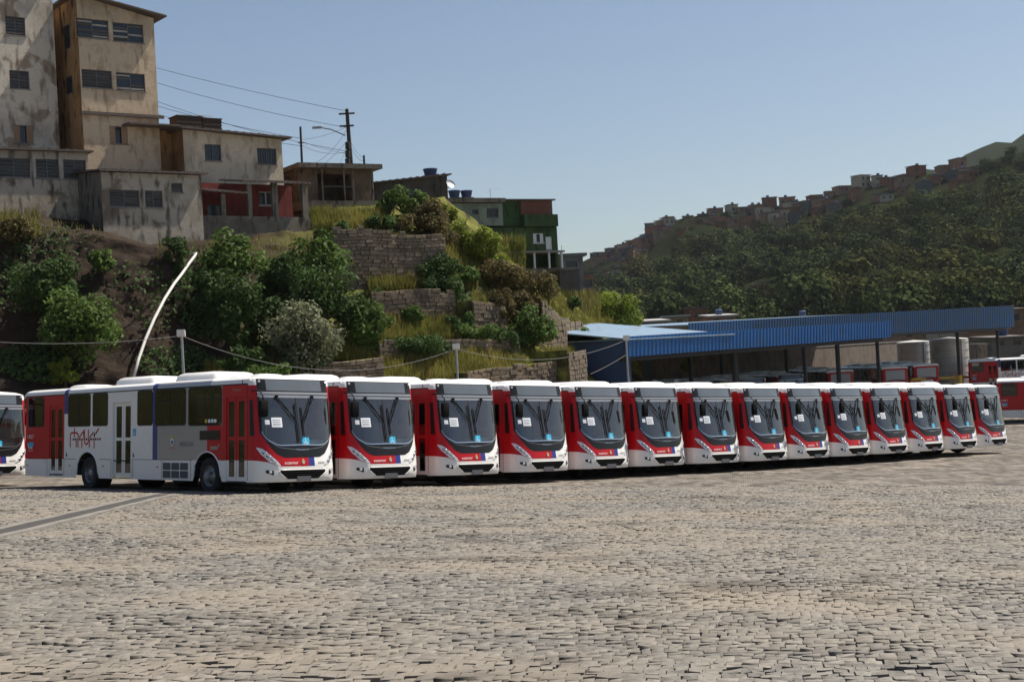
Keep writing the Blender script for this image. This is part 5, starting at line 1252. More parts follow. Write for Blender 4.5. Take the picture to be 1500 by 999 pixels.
for i, (u0, v0, Y0, u1, v1, sag, lab) in enumerate((
        (150, 78, 100, 508, 163, .2, 'uppermost overhead cable from the cream tower to the utility pole'),
        (150, 96, 100, 507, 187, .35, 'second overhead cable running up left from the utility pole'),
        (150, 130, 96, 440, 203, .3, 'overhead cable from the cream tower to the thin dark pole'),
        (150, 140, 96, 440, 214, .4, 'lower overhead cable from the cream tower to the thin dark pole'),
        (150, 118, 98, 508, 222, .5, 'slack cable crossing behind the square tanks'))):
    cable('overhead_cable', lab, at(u0, v0, Y0), at(u1, v1, 89), sag, .014, group='overhead cables by the utility pole')
for (u0, v0, u1, v1, sg) in ((440, 205, 508, 186, .15), (441, 213, 510, 222, .3), (441, 207, 512, 226, .1), (460, 240, 508, 190, .3), (470, 244, 510, 205, .1), (495, 245, 508, 215, .1), (533, 232, 512, 205, .2), (535, 236, 513, 214, .3)):
    cable('service_cable', 'thin service cable in the tangle around the utility pole', at(u0, v0, 88), at(u1, v1, 89.8), sg, .010, group='tangle of service cables')
# white drainpipe down the cut
pts = [on_slope(u, v, .85) for (u, v) in ((196, 552), (203, 526), (213, 497), (226, 467), (241, 438), (255, 416), (266, 402), (277, 386), (285, 376), (287, 371), (283, 372))]
mb = MB(); mb.tube(pts, .075, 8); tag(mb.build('drain_pipe', M_WHITEP, smooth=True), 'curved white drainpipe running down the bare brown cut', 'pipe')
# floodlight posts with a strung cable
def flood_post(u0, v0, u1, v1, Y, lab):
    t_, b_ = at(u0, v0, Y), at(u1, v1, Y); b_ = np.array([b_[0], b_[1], float(gz(b_[0], b_[1]))]); e = empty('floodlight_post', b_, lab, 'lamp post')
    mb = MB(); mb.tube([b_, t_], [.07, .055], 8); mb.build('shaft', M_STEEL, e)
    mb = MB(); mb.obox(t_ + np.array([-.16, -.18, 0]), (.34, 0, .0), (0, .14, -.05), (0, 0, .26)); lh = mb.build('lamp_head', M_WHITEP, e)
    mb = MB(); mb.tube([t_ + UPZ * -.02, t_ + UPZ * .05 + np.array([0, -.1, 0])], .03, 6); mb.build('bracket', M_STEEL, e)
    return t_
f1 = flood_post(266, 492, 269, 550, 60, 'slim steel floodlight post in front of the brown cut'); f2 = flood_post(668, 511, 670, 552, 69, 'slim steel floodlight post in front of the grass terraces')
f3 = flood_post(917, 498, 920, 560, 79, 'steel post at the corner of the blue shed')
f0 = at(-60, 497, 58)
cable('lamp_cable', 'pale cable strung across the left cut to the floodlight post', f0, f1, .25, .012, M_CABLE)
cable('lamp_cable', 'pale cable sagging between the two floodlight posts', f1, f2, 1.25, .012, M_CABLE)
cable('lamp_cable', 'pale cable from the terrace floodlight post towards the blue shed', f2, f3, .8, .012, M_CABLE)
cable('lamp_cable', 'lower cable near the blue shed corner post', at(865, 548, 76), f3 - UPZ * .8, .05, .012, M_CABLE)

# television aerials and a dish on the roofs
M_ALU = simple('aluminium', (.45, .45, .46, 1), .5, .5, .1, 8)
def aerial(label, p, h, l):
    e = empty('television_aerial', p, label, 'antenna', 'aerials on the roofs'); p = np.array(p)
    mb = MB(); mb.tube([p, p + UPZ * h], .02, 5); mb.build('mast', M_ALU, e); t = p + UPZ * h
    mb = MB(); mb.tube([t, t + np.array([l, .1, -.12 * l])], .015, 5); mb.build('boom', M_ALU, e)
    for k in range(5): c = t + np.array([l, .1, -.12 * l]) * (k + 1) / 5; mb = MB(); mb.tube([c + np.array([-.03, -.28, 0]), c + np.array([.03, .28, 0])], .008, 4); mb.build('element', M_ALU, e)
aerial('thin television aerial on the roof of the green house', W.P(ss(737, 292), zb1 + .1, -2), 1.05, .6)
aerial('thin television aerial behind the square tanks', WE.P(WE.hit(326, 185)[0], WE.hit(326, 186)[1] - .1, -3.2), 1.3, .8)
aerial('thin television aerial below the green house porch roof', W.P(ss(820, 372), zz(820, 372), .3), .6, .5)
c = WH.P(WH.hit(657, 275)[0], WH.hit(657, 272)[1], .3); e = empty('satellite_dish', c, 'small satellite dish at the right end of the grey block house', 'dish')
mb = MB(); mb.lathe([(0, 0), (.15, .015), (.28, .06), (.34, .11)], c, (.5, -.6, .5), 16); mb.build('bowl', M_ALU, e); mb = MB(); mb.tube([c, c + np.array([-.25, .25, -.3])], .025, 5); mb.build('bracket', M_ALU, e)
# creeping leaves on the bare cut
# ------------------------------------------------------------------ stone terrace walls
def stone_piece(mb, W, a, b, c, d, out, jit=.012):
    j = lambda: random.uniform(-jit, jit)
    base = [W.P(a, c), W.P(b, c), W.P(b, d), W.P(a, d)]; i = .018
    f = [W.P(a + i + j(), c + i + j(), out + j()), W.P(b - i + j(), c + i + j(), out + j()), W.P(b - i + j(), d - i + j(), out + j()), W.P(a + i + j(), d - i + j(), out + j())]
    mb.add(base + f, [(0, 1, 5, 4), (1, 2, 6, 5), (2, 3, 7, 6), (3, 0, 4, 7), (4, 5, 6, 7)])
def stone_wall(label, u0, vb0, u1, vb1, vt0, vt1, pull=.5, single=False, rh=.2, back=2.4):
    p0, p1 = on_slope(u0, vb0, pull), on_slope(u1, vb1, pull)
    W = Wall(u0, vb0, 50, 0); W.O = p0; d = p1 - p0; d[2] = 0; L = np.linalg.norm(d); W.d = d / L; W.n = np.array([W.d[1], -W.d[0], 0])
    zb1 = p1[2] - p0[2]; zt0 = W.hit(u0, vt0)[1]; zt1 = W.hit(u1, vt1)[1]
    e = empty('stone_retaining_wall', p0 + d / 2, label, 'wall', 'stone terrace walls')
    lo = min(0, zb1) - .5
    mb = MB(); q = [W.P(0, lo), W.P(L, lo), W.P(L, zt1 - .03), W.P(0, zt0 - .03)]; r = [p - W.n * back for p in q]; q = [p - W.n * .03 for p in q]
    mb.add(q + r, [(0, 1, 2, 3), (3, 2, 6, 7), (1, 5, 6, 2), (4, 0, 3, 7)]); mb.build('core', M_HILL, e)
    H = max(zt0, zt1); mb = MB(); z = lo; pieces = 0; zzs = 0
    while z < H:
        hh = rh * random.uniform(.75, 1.25); s = -random.uniform(0, .3)
        while s < L:
            w = random.uniform(.22, .58); a, b = max(0, s), min(L, s + w); s += w
            if b - a < .08: continue
            top = zt0 + (zt1 - zt0) * ((a + b) / 2 / L) + .10 * mnoise.noise((a * 1.3, z, u0)); 
            if z + hh * .5 > top: continue
            c_, d_ = z, min(z + hh, top + .08)
            sag = .06 * math.sin(a * 1.1 + u0)
            if single and pieces < 295:
                m2 = MB(); stone_piece(m2, W, a, b, c_ + sag, d_ + sag, random.uniform(.03, .11)); m2.build('stone', M_WALLSTONE, e); pieces += 1
            else: stone_piece(mb, W, a, b, c_ + sag, d_ + sag, random.uniform(.03, .10))
        z += hh
    if mb.f: tag(mb.build('stonework', M_WALLSTONE, e), kind='stuff')
    return e
stone_wall('highest stone retaining wall, just below the flat-roofed house terrace', 490, 403, 655, 410, 332, 346, .7, True, .21)
stone_wall('second stone wall down, under a grass ledge in the middle of the slope', 545, 464, 668, 464, 427, 426, .6)
stone_wall('third stone wall down, long and low across the grass slope', 556, 527, 762, 520, 501, 494, .6)
stone_wall('low stone wall at the slope foot left, just above the third bus', 462, 560, 563, 556, 536, 523, .7)
stone_wall('low stone wall at the slope foot right, running towards the blue shed', 684, 563, 838, 558, 545, 526, .7)
stone_wall('short stone pier ending the terraces beside the blue shed', 834, 564, 860, 561, 512, 516, 1.3, rh=.26)
stone_wall('small stone wall between shrubs, right of the middle terraces', 694, 487, 742, 487, 440, 446, .5)
stone_wall('crumbling stone steps descending right of the shrubs', 796, 505, 832, 512, 436, 478, .6, rh=.3)
stone_wall('dark stone bank under the dry grass, above the blue shed', 806, 497, 868, 500, 455, 482, .2, rh=.25)

# ------------------------------------------------------------------ vegetation
L_DARK = leafmat('leaf_dark_green', (.022, .042, .010, 1), (.065, .115, .025, 1), .3)
L_MID = leafmat('leaf_mid_green', (.045, .08, .014, 1), (.12, .19, .04, 1), .35)
L_BRIGHT = leafmat('leaf_bright_green', (.10, .14, .016, 1), (.26, .31, .045, 1), .42)
L_SILVER = leafmat('leaf_silver_green', (.09, .105, .05, 1), (.26, .27, .16, 1), .3)
L_OLIVE = leafmat('leaf_olive_dry', (.06, .055, .018, 1), (.16, .125, .045, 1), .35)
L_GRASS = leafmat('grass_blades', (.10, .12, .018, 1), (.30, .25, .07, 1), .4, vary=.8)
L_FOREST = leafmat('forest_leaves', (.012, .020, .009, 1), (.070, .090, .034, 1), .1, vary=.02)
M_BARK = simple('bark', (.06, .045, .03, 1), .9, 0, .3, 8, bump=.4)
def leaf_quads(pos, nrm, size, rng, aspect=.5, droop=.3):
    n = len(pos); a = rng.normal(0, 1, (n, 3)); a[:, 2] -= droop; t = a - nrm * (a * nrm).sum(1)[:, None]; t /= np.linalg.norm(t, axis=1)[:, None] + 1e-9; b = np.cross(nrm, t)
    s = size * rng.uniform(.6, 1.35, (n, 1)); w = s * aspect
    q = np.stack([pos - t * s * .5, pos + b * w * .5, pos + t * s * .5, pos - b * w * .5], 1)
    return q.reshape(-1, 3)
def crown_leaves(r, ncl, nleaf, leaf, rng, cl=.38, aspect=.5, nr=.6):
    """leaf diamonds on many clumps spread through an ellipsoid of radii r; returns verts, attr, clump centres"""
    r = np.asarray(r, float)
    d = rng.normal(0, 1, (ncl, 3)); d /= np.linalg.norm(d, axis=1)[:, None]; rad = rng.uniform(.15, .98, ncl) ** .6
    cc = d * rad[:, None] * r * (1 - cl * .5); cc[:, 2] = np.maximum(cc[:, 2], -.75 * r[2])
    cr = cl * r.mean() * rng.uniform(.55, 1.25, ncl)
    which = rng.choice(ncl, nleaf, p=cr ** 2 / (cr ** 2).sum()); e = rng.normal(0, 1, (nleaf, 3)); e /= np.linalg.norm(e, axis=1)[:, None]
    pos = cc[which] + e * (cr[which] * rng.uniform(.45, 1.12, nleaf) ** .7)[:, None] * np.array([1, 1, .85])
    nv_ = e * .8 + rng.normal(0, nr, (nleaf, 3)); nv_[:, 2] += .35; nv_ /= np.linalg.norm(nv_, axis=1)[:, None]
    tone = np.clip(rng.random(ncl)[which] * .55 + rng.random(nleaf) * .45, 0, 1)
    return leaf_quads(pos, nv_, leaf, rng, aspect), tone, cc
def quads_mesh(name, verts, attr, mat, parent=None):
    n = len(verts) // 4; return raw_mesh(name, verts, np.arange(n * 4).reshape(n, 4), mat, attr=attr, parent=parent)
def shrub(name, label, cu, cv, ru, rv, mat, leaf=.20, dens=1.0, cat='shrub', Y=None, group=None, aspect=.5, cl=.36):
    yb = slopeY(cu, min(cv + rv * .85, 575)) if Y is None else Y
    px = FPX / yb; rx, rz = ru / px, rv / px; ry = max(.6, rx * .8)
    if Y is None: yb -= min(ry * .55, 1.6)
    c = at(cu, cv, yb); base = np.array([c[0], c[1] + ry * .3, c[2] - rz * 1.02])
    e = empty(name, base, label, cat, group)
    n = int(dens * 1050 * (rx * rz + rx * ry + ry * rz) / 3 / (leaf / .2) ** 2 * 1.9); n = max(500, min(n, 16000)); ncl = int(np.clip(10 + 7 * rx * rz, 12, 46))
    v, t, cc = crown_leaves((rx, ry, rz), ncl, n, leaf, RNG, cl, aspect)
    quads_mesh('crown', v + (c - base), t, mat, e)
    mb = MB(); top = np.array([0, -.2 * ry, rz * .7]) + 0
    k0 = np.array([0, 0, -.5]); k1 = (c - base) * .55; tr = .035 + .03 * rx
    mb.tube([k0, k1 * .5 + np.array([.06, 0, 0]), k1], [tr, tr * .8, tr * .55], 7)
    for q in cc[:: max(1, len(cc) // 8)]: mb.tube([k1 * .8, k1 + (q - k1 + (c - base)) * .5 + np.array([0, 0, .1]), q + (c - base)], [tr * .5, tr * .32, tr * .12], 5)
    mb.build('trunk', M_BARK, e, local=True)
    return e
SH = [
    (70, 422, 60, 52, L_DARK, .22, 'dark green bush high on the brown cut at far left'),
    (112, 476, 62, 60, L_MID, .24, 'large mid-green bush on the cut above the nearest bus tail'),
    (148, 385, 22, 24, L_MID, .26, 'small leafy bush under the corner of the grey stained house'),
    (92, 542, 28, 20, L_BRIGHT, .16, 'small bright bush just above the roof of the nearest bus'),
    (258, 369, 25, 32, L_DARK, .14, 'dense dark shrub beside the bend of the white drainpipe'),
    (343, 376, 50, 46, L_MID, .28, 'broad-leaved tree top under the red porch parapet'),
    (340, 452, 50, 62, L_DARK, .24, 'dark lower thicket beneath the porch tree'),
    (300, 430, 30, 50, L_DARK, .2, 'dark creeper patch right of the white drainpipe'),
    (468, 384, 55, 44, L_MID, .26, 'large tree crown left of the highest stone wall'),
    (472, 440, 74, 52, L_DARK, .26, 'wide dark green tree below the large crown, middle of slope'),
    (520, 468, 38, 44, L_MID, .24, 'green bush right of the wide dark tree'),
    (446, 500, 60, 56, L_SILVER, .22, 'silvery pale shrub above the second bus roof'),
    (365, 532, 52, 24, L_DARK, .2, 'low dark shrub left of the silvery shrub'),
    (498, 345, 22, 26, L_MID, .2, 'small green bush at the left end of the highest stone wall'),
    (590, 298, 42, 24, L_MID, .22, 'green bush right of the flat-roofed house terrace'),
    (626, 322, 42, 36, L_OLIVE, .18, 'dry olive shrub hanging over the highest stone wall'),
    (560, 322, 26, 16, L_DARK, .18, 'low dark bush on top of the highest stone wall'),
    (692, 350, 42, 34, L_BRIGHT, .22, 'bright yellow-green bush left of the green house'),
    (722, 376, 32, 28, L_BRIGHT, .22, 'bright bush below the pale wall of the green house'),
    (654, 316, 20, 18, L_BRIGHT, .2, 'bright leafy bush at the top below the blue tanks'),
    (644, 394, 36, 30, L_DARK, .2, 'dark shrub at the right end of the highest stone wall'),
    (682, 402, 30, 18, L_MID, .22, 'mid-green shrub on the ledge right of the dark one'),
    (608, 458, 23, 22, L_MID, .22, 'rounded lone bush on the middle grass ledge'),
    (555, 438, 18, 18, L_MID, .2, 'small bush at the left end of the second stone wall'),
    (732, 402, 46, 28, L_OLIVE, .2, 'dry olive shrub below the green house base wall'),
    (772, 424, 42, 32, L_OLIVE, .2, 'brownish shrub mass under the green house porch'),
    (780, 482, 36, 44, L_MID, .22, 'green shrub in front of the crumbling stone steps'),
    (735, 450, 30, 36, L_OLIVE, .18, 'dry creeper mound between the small walls'),
    (675, 470, 26, 18, L_DARK, .18, 'dark creeper hanging over the middle terrace'),
    (802, 424, 20, 22, L_MID, .2, 'pale green bush at the foot of the dark retaining wall'),
    (838, 446, 14, 16, L_MID, .2, 'small bush against the dark retaining wall'),
    (850, 492, 24, 14, L_MID, .2, 'low bush above the blue shed roof'),
    (612, 505, 60, 14, L_DARK, .16, 'dark creeper fringe along the third stone wall'),
    (700, 488, 40, 12, L_MID, .16, 'low green fringe on the ledge above the third stone wall'),
    (395, 470, 34, 50, L_DARK, .22, 'dark thicket between the porch tree and the silvery shrub'),
    (410, 400, 34, 40, L_DARK, .22, 'dark bush below the right end of the concrete parapet'),
    (545, 480, 34, 40, L_MID, .22, 'leafy bush left of the middle grass ledge'),
    (395, 545, 70, 20, L_MID, .18, 'long low shrub row behind the first two bus roofs'),
    (640, 345, 30, 34, L_OLIVE, .18, 'brown dry thicket right of the highest stone wall'),
    (655, 420, 40, 22, L_DARK, .18, 'dark low bush over the second stone wall'),
    (760, 455, 34, 34, L_OLIVE, .18, 'dry brown shrub above the third stone wall end'),
    (735, 495, 34, 18, L_DARK, .18, 'dark shrub hanging at the right end of the third stone wall'),
    (20, 335, 26, 26, L_OLIVE, .22, 'dry hanging bush under the low wing at far left'),
]
for (cu, cv, ru, rv, mt, lf, lab) in SH: shrub('shrub', lab, cu, cv, ru, rv, mt, lf, group='shrubs on the hillside')
shrub('round_tree', 'round bright green tree standing behind the blue shed roof', 905, 462, 40, 38, L_BRIGHT, .26, 1.2, 'tree', Y=106)
shrub('round_tree', 'small bright tree seen through the gap under the blue canopy', 1010, 532, 14, 18, L_BRIGHT, .3, 1.0, 'tree', Y=118)
# grasses on the ledges
areas = [(540, 700, 404, 426, 4200, .45), (520, 700, 462, 500, 6500, .42), (470, 565, 500, 528, 3800, .45), (555, 860, 515, 536, 6000, .42), (560, 850, 534, 556, 5000, .38), (455, 570, 312, 336, 3000, .5),
         (640, 770, 350, 415, 4800, .45), (790, 880, 430, 490, 3200, .4), (690, 830, 430, 500, 3500, .4), (0, 60, 312, 350, 500, .45), (60, 155, 318, 352, 120, .3), (230, 330, 352, 385, 200, .3), (300, 460, 350, 372, 300, .3), (300, 460, 535, 560, 2500, .4), (840, 940, 470, 500, 2500, .4)]
GP, GN = [], []
vs_, ts_ = [], []
for (u0, u1, v0, v1, n, ln) in areas:
    us_ = RNG.uniform(u0, u1, n); vv_ = RNG.uniform(v0, v1, n); rnd = RNG.random(n)
    for u, v, r in zip(us_, vv_, rnd):
        p = on_slope(u, v, .15 + .5 * ((int(u) * 7 + int(v) * 3) % 5) / 5); l = ln * (.5 + .9 * r); a = r * 41.0; w = .022
        dx = np.array([math.cos(a), math.sin(a), 0]); tip = p + np.array([.28 * l * math.sin(a * 1.7), .28 * l * math.cos(a * 2.3), l]); md = (p + tip) / 2 + np.array([0, 0, .06 * l])
        vs_ += [p - dx * w, p + dx * w, md + dx * w * .8, tip]; ts_.append(min(1, max(0, .5 * mnoise.noise((p[0] * .4, p[1] * .4, 9)) + .25 + .5 * RNG.random())))
cp, cn = [], []
for (u0, v0, ru, rv, n) in ((20, 400, 40, 60, 300), (100, 420, 80, 60, 150), (190, 400, 30, 25, 60), (230, 440, 40, 50, 150), (310, 420, 60, 80, 1500), (430, 430, 60, 60, 1500), (60, 530, 70, 30, 700), (260, 530, 60, 25, 500), (520, 370, 60, 30, 500), (70, 350, 70, 25, 250), (700, 440, 80, 50, 1800), (600, 480, 80, 30, 1200), (600, 360, 60, 50, 700)):
    for _ in range(n):
        a = RNG.uniform(0, 6.283); q = RNG.random() ** .7; cp.append(on_slope(u0 + ru * q * math.cos(a), v0 + rv * q * math.sin(a), .12 + .5 * RNG.random()))
cp = np.array(cp); cn = np.array([.15, -.75, .6]) + RNG.normal(0, .4, (len(cp), 3)); cn /= np.linalg.norm(cn, axis=1)[:, None]
cr = quads_mesh('creeper_leaves', leaf_quads(cp, cn, .22, RNG, .6), RNG.random(len(cp)), L_DARK); tag(cr, 'dark creeping leaves spread over the slope', 'creeper', kind='stuff')
go = quads_mesh('hillside_grass', np.array(vs_), ts_, L_GRASS); tag(go, 'tall green and dry yellow grass on the slope ledges', 'grass', kind='stuff')

# ------------------------------------------------------------------ sheds and canopies
M_BLUEC = simple('blue_corrugated_sheet', (.008, .105, .32, 1), .45, .1, .12, 1.2, dirt=((.03, .09, .16, 1), 1.5, .5, .85))
M_BLUEP = simple('pale_blue_roof_sheet', (.20, .29, .38, 1), .45, .2, .12, 1.0, dirt=((.20, .18, .15, 1), 1.5, .5, .85))
M_BLUED = simple('faded_blue_sheet', (.018, .075, .18, 1), .5, .1, .15, 1.0, dirt=((.05, .07, .09, 1), 1.2, .45, .8))
M_BLUEW = simple('dark_blue_wall', (.035, .065, .16, 1), .7, 0, .15, 1.0)
M_POST = simple('dark_steel_post', (.02, .02, .022, 1), .6, .2, .2, 4)
M_YPAINT = simple('yellow_paint', (.58, .33, .02, 1), .6, 0, .15, 4)
def canopy(name, label, p0t, p0b, p1t, p1b, mat, rd, roofmat, back, rise, posts, cat='canopy', npan=None):
    """long fascia of corrugated panels between two ends, roof behind, posts below"""
    d = p1t - p0t; L = math.hypot(d[0], d[1]); dh = np.array([d[0] / L, d[1] / L, 0]); n = np.array([dh[1], -dh[0], 0])
    e = empty(name, (p0b + p1b) / 2 * np.array([1, 1, 0]) + np.array([0, 0, float(gz(*((p0b + p1b) / 2)[:2]))]), label, cat)
    npan = npan or int(L / 1.05)
    for k in range(npan):       # each sheet is a part with three ribs
        t0, t1 = k / npan, (k + .992) / npan
        a0, b0 = p0b + (p1b - p0b) * t0, p0t + (p1t - p0t) * t0; a1, b1 = p0b + (p1b - p0b) * t1, p0t + (p1t - p0t) * t1
        mb = MB(); pr = [(0, 0), (.12, 0), (.16, .05), (.30, .05), (.34, 0), (.46, 0), (.50, .05), (.64, .05), (.68, 0), (.80, 0), (.84, .05), (.96, .05), (1, 0)]
        for (q, r) in zip(pr[:-1], pr[1:]):
            f = lambda w, s: (a0 + (a1 - a0) * w[0] if s == 0 else b0 + (b1 - b0) * w[0]) + n * (w[1] + .0)
            mb.quad(f(q, 0), f(r, 0), f(r, 1), f(q, 1))
        mb.build('fascia_sheet', mat, e)
    rows = int(L / 2.2)
    for k in range(rows):
        t0, t1 = k / rows, (k + .996) / rows
        a0, a1 = p0t + (p1t - p0t) * t0 - n * .06 - UPZ * .12, p0t + (p1t - p0t) * t1 - n * .06 - UPZ * .12
        bk = -n * back + UPZ * rise; mb = MB(); mb.add([a0, a1, a1 + bk, a0 + bk, a0 - UPZ * .06, a1 - UPZ * .06, a1 + bk - UPZ * .06, a0 + bk - UPZ * .06], [(0, 1, 2, 3), (7, 6, 5, 4), (0, 4, 5, 1), (1, 5, 6, 2), (2, 6, 7, 3), (3, 7, 4, 0)])
        mb.build('roof_sheet', roofmat, e)
    mb = MB(); mb.obox(p0b - n * .3 - UPZ * .25, (p1b - p0b), -n * .2, UPZ * .3); mb.build('beam', M_POST, e)
    for (t, o, yel) in posts:
        p = p0b + (p1b - p0b) * t - n * (.4 + o); zg = float(gz(p[0], p[1])); mb = MB(); mb.tube([(p[0], p[1], zg), (p[0], p[1], p[2] + .1)], .16, 8); po = mb.build('post', M_POST, e)
        if yel: mb = MB(); mb.tube([(p[0], p[1], zg), (p[0], p[1], zg + 1.9)], .19, 8); mb.build('yellow_base', M_YPAINT, e)
    return e, dh, n
F0t, F0b, F1t, F1b = at(918, 493, 80), at(918, 523, 80), at(1305, 470, 100), at(1305, 494, 100)
eC, dC, nC = canopy('front_canopy', 'bright blue corrugated canopy fascia behind the middle of the bus row', F0t, F0b, F1t, F1b, M_BLUEC, None, M_BLUEP, 36, .3,
                    [(.02, 0, False), (.38, .2, False), (.38, 9, False), (.52, 3, False), (.79, .2, False), (.62, 9, False)])
B0t, B0b, B1t, B1b = at(1008, 473, 103), at(1008, 505, 103), at(1485, 447.5, 139), at(1485, 479, 139)
canopy('rear_canopy', 'long faded blue canopy behind, reaching to the right picture edge', B0t, B0b, B1t, B1b, M_BLUED, None, M_BLUEP, 26, .5,
       [(.30, 0, False), (.55, 1, False), (.80, .2, True), (.955, .2, True), (.45, 14, False), (.65, 14, False)])
q = B0b + (B1b - B0b) * .955; mb = MB();
# blue shed at the left end
p0 = at(918, 494, 80.3) - UPZ * .1; g0_ = float(gz(p0[0], p0[1]))
lw = np.array([-dC[1], dC[0], 0])
sh = empty('blue_shed', (p0[0], p0[1] + 4, g0_), 'dark blue shed wall with pale blue pitched roof beside the terraces', 'shed')
mb = MB(); mb.obox((p0[0], p0[1], g0_), lw * 9 + 0, dC * .15, UPZ * (p0[2] - g0_ - .05)); mb.build('side_wall', M_BLUEW, sh)
r0 = p0 - dC * .2 - lw * .3; rr = lw * 11 + UPZ * 1.25
for k in range(5):
    mb = MB(); a0 = r0 + dC * (k * 2.0); mb.add([a0, a0 + dC * 1.99, a0 + dC * 1.99 + rr, a0 + rr] + [p - UPZ * .07 for p in (a0, a0 + dC * 1.99, a0 + dC * 1.99 + rr, a0 + rr)], [(0, 1, 2, 3), (7, 6, 5, 4), (0, 4, 5, 1), (1, 5, 6, 2), (2, 6, 7, 3), (3, 7, 4, 0)]); mb.build('roof_sheet', M_BLUEP, sh)
P_TAUPE = plaster('taupe_wall', (.20, .165, .135, 1), (.08, .065, .05, 1), .6, 40)
pw = F0b - nC * 10.5 ; mb = MB(); zg = float(gz(pw[0], pw[1])); mb.obox((pw[0], pw[1], zg), dC * 8.5, -nC * .2, UPZ * (F0b[2] - zg + .4)); mb.build('back_wall', P_TAUPE, sh)
# boundary wall and tanks
def slab_wall(name, label, a, b, zt, mat, th=.25, cat='wall'):
    d = np.array([b[0] - a[0], b[1] - a[1], 0]); L = np.linalg.norm(d); n = np.array([-d[1], d[0], 0]) / L; zg = min(float(gz(a[0], a[1])), float(gz(b[0], b[1]))) - .3
    e = empty(name, ((a[0] + b[0]) / 2, (a[1] + b[1]) / 2, zg), label, cat); k = max(2, int(L / 6))
    for i in range(k):
        mb = MB(); o = np.array([a[0], a[1], zg]) + d * i / k; mb.obox(o, d / k * .995, n * th, UPZ * (zt - zg)); mb.build('panel', mat, e)
    mb = MB(); mb.obox(np.array([a[0], a[1], zt + .003]) - n * .05, d, n * (th + .1), UPZ * .12); mb.build('coping', M_CONC, e)
slab_wall('boundary_wall', 'long taupe boundary wall behind the canopies', at(960, 520, 128), at(1330, 505, 172), at(1200, 509, 152)[2], P_TAUPE)
slab_wall('boundary_wall', 'grey concrete wall stub right of the white tanks', at(1418, 500, 150), at(1444, 520, 142), at(1425, 505, 148)[2], P_CONC)
M_TANKW = simple('white_tank_paint', (.50, .49, .46, 1), .5, .1, .08, 1.5, dirt=((.22, .19, .15, 1), .9, .5, .85))
for i, (u0, u1, vt, Y, lab) in enumerate(((1362, 1417, 497, 143, 'right of two white cylindrical storage tanks behind the bus row'), (1314, 1361, 501, 150, 'left of two white cylindrical storage tanks, partly behind a post'))):
    a, b = at(u0, vt, Y), at(u1, vt, Y); r = np.linalg.norm(b - a) / 2; c = (a + b) / 2; zg = float(gz(c[0], c[1])); zt = (a[2] + b[2]) / 2
    e = empty('storage_tank', (c[0], c[1], zg), lab, 'tank', 'white storage tanks')
    mb = MB(); mb.lathe([(r, 0), (r, zt - zg), (r * .9, zt - zg + .05), (0, zt - zg + .22)], (c[0], c[1], zg), (0, 0, 1), 32); o = mb.build('shell', M_TANKW, e); smooth_angle(o, 40)
    for k in range(7): mb = MB(); mb.lathe([(r + .002, 0), (r + .025, .0), (r + .025, .05), (r + .002, .05)], (c[0], c[1], zg + (k + .5) * (zt - zg) / 7), (0, 0, 1), 32); mb.build('hoop', M_STEEL, e)
    mb = MB(); mb.tube([(c[0] + r * .35, c[1] - r * .99, zg), (c[0] + r * .35, c[1] - r * .99, zt)], .06, 6); mb.build('riser_pipe', M_STEEL, e)
a, b = at(1335, 556, 131), at(1424, 552, 140); mb = MB(); zg = float(gz(*a[:2]))
e = empty('yellow_barrier', ((a[0] + b[0]) / 2, (a[1] + b[1]) / 2, zg), 'low yellow barrier rail in front of the white tanks', 'barrier')
mb = MB(); mb.tube([(a[0], a[1], a[2]), (b[0], b[1], b[2])], .14, 6); mb.build('rail', M_YPAINT, e)
for k in range(4):
    p = a + (b - a) * k / 3; mb = MB(); mb.tube([(p[0], p[1], zg), (p[0], p[1], p[2])], .08, 6); mb.build('post', M_YPAINT, e)
# ------------------------------------------------------------------ far wooded hill with hillside houses
RU = [600, 760, 830, 860, 900, 940, 960, 1000, 1040, 1080, 1120, 1160, 1200, 1250, 1300, 1340, 1380, 1420, 1440, 1500, 1600, 1800, 2300]
RV = [440, 415, 396, 380, 363, 345, 333, 320, 313, 309, 303, 300, 290, 276, 268, 257, 253, 247, 238, 222, 195, 170, 190]
def ridge_v(u): return float(np.interp(u, RU, RV))
def ridge_Y(u): return float(np.interp(u, [600, 830, 1000, 1200, 1500, 2300], [760, 700, 620, 560, 500, 420]))
def foot_Y(u): return float(np.interp(u, [600, 900, 1500, 2300], [300, 260, 240, 150]))
def foot_v(u): return 512 - .055 * (u - 750)
def far_point(u, k):
    """k 0 foot .. 1 ridge .. 1.4 behind"""
    if k <= 1:
        q = k ** .85; v = foot_v(u) + (ridge_v(u) - foot_v(u)) * k; return at(u, v, foot_Y(u) + (ridge_Y(u) - foot_Y(u)) * q)
    p = at(u, ridge_v(u), ridge_Y(u)); return p + np.array([.0, 300 * (k - 1), -110 * (k - 1)])
M_FARSOIL = simple('forest_floor', (.016, .020, .009, 1), 1, 0, .3, .05, spec=0)
us = np.linspace(600, 2300, 120); kk = list(np.linspace(0, 1, 44)) + [1.1, 1.25, 1.5, 2.2]
G = np.array([[far_point(u, k) + np.array([0, 0, 5.5 * mnoise.fractal((u * .012, k * 5, 2), 1, 2, 4) * (k < 1) * min(1, (1 - k) * 4) * min(1, k * 6)]) for k in kk] for u in us])
nu, nk = G.shape[:2]; ii, jj = np.meshgrid(np.arange(nu - 1), np.arange(nk - 1), indexing='ij'); a = (ii * nk + jj).ravel()
fh = raw_mesh('wooded_hill', G.reshape(-1, 3), np.stack([a, a + nk, a + nk + 1, a + 1], 1), M_FARSOIL, smooth=True); tag(fh, kind='structure')
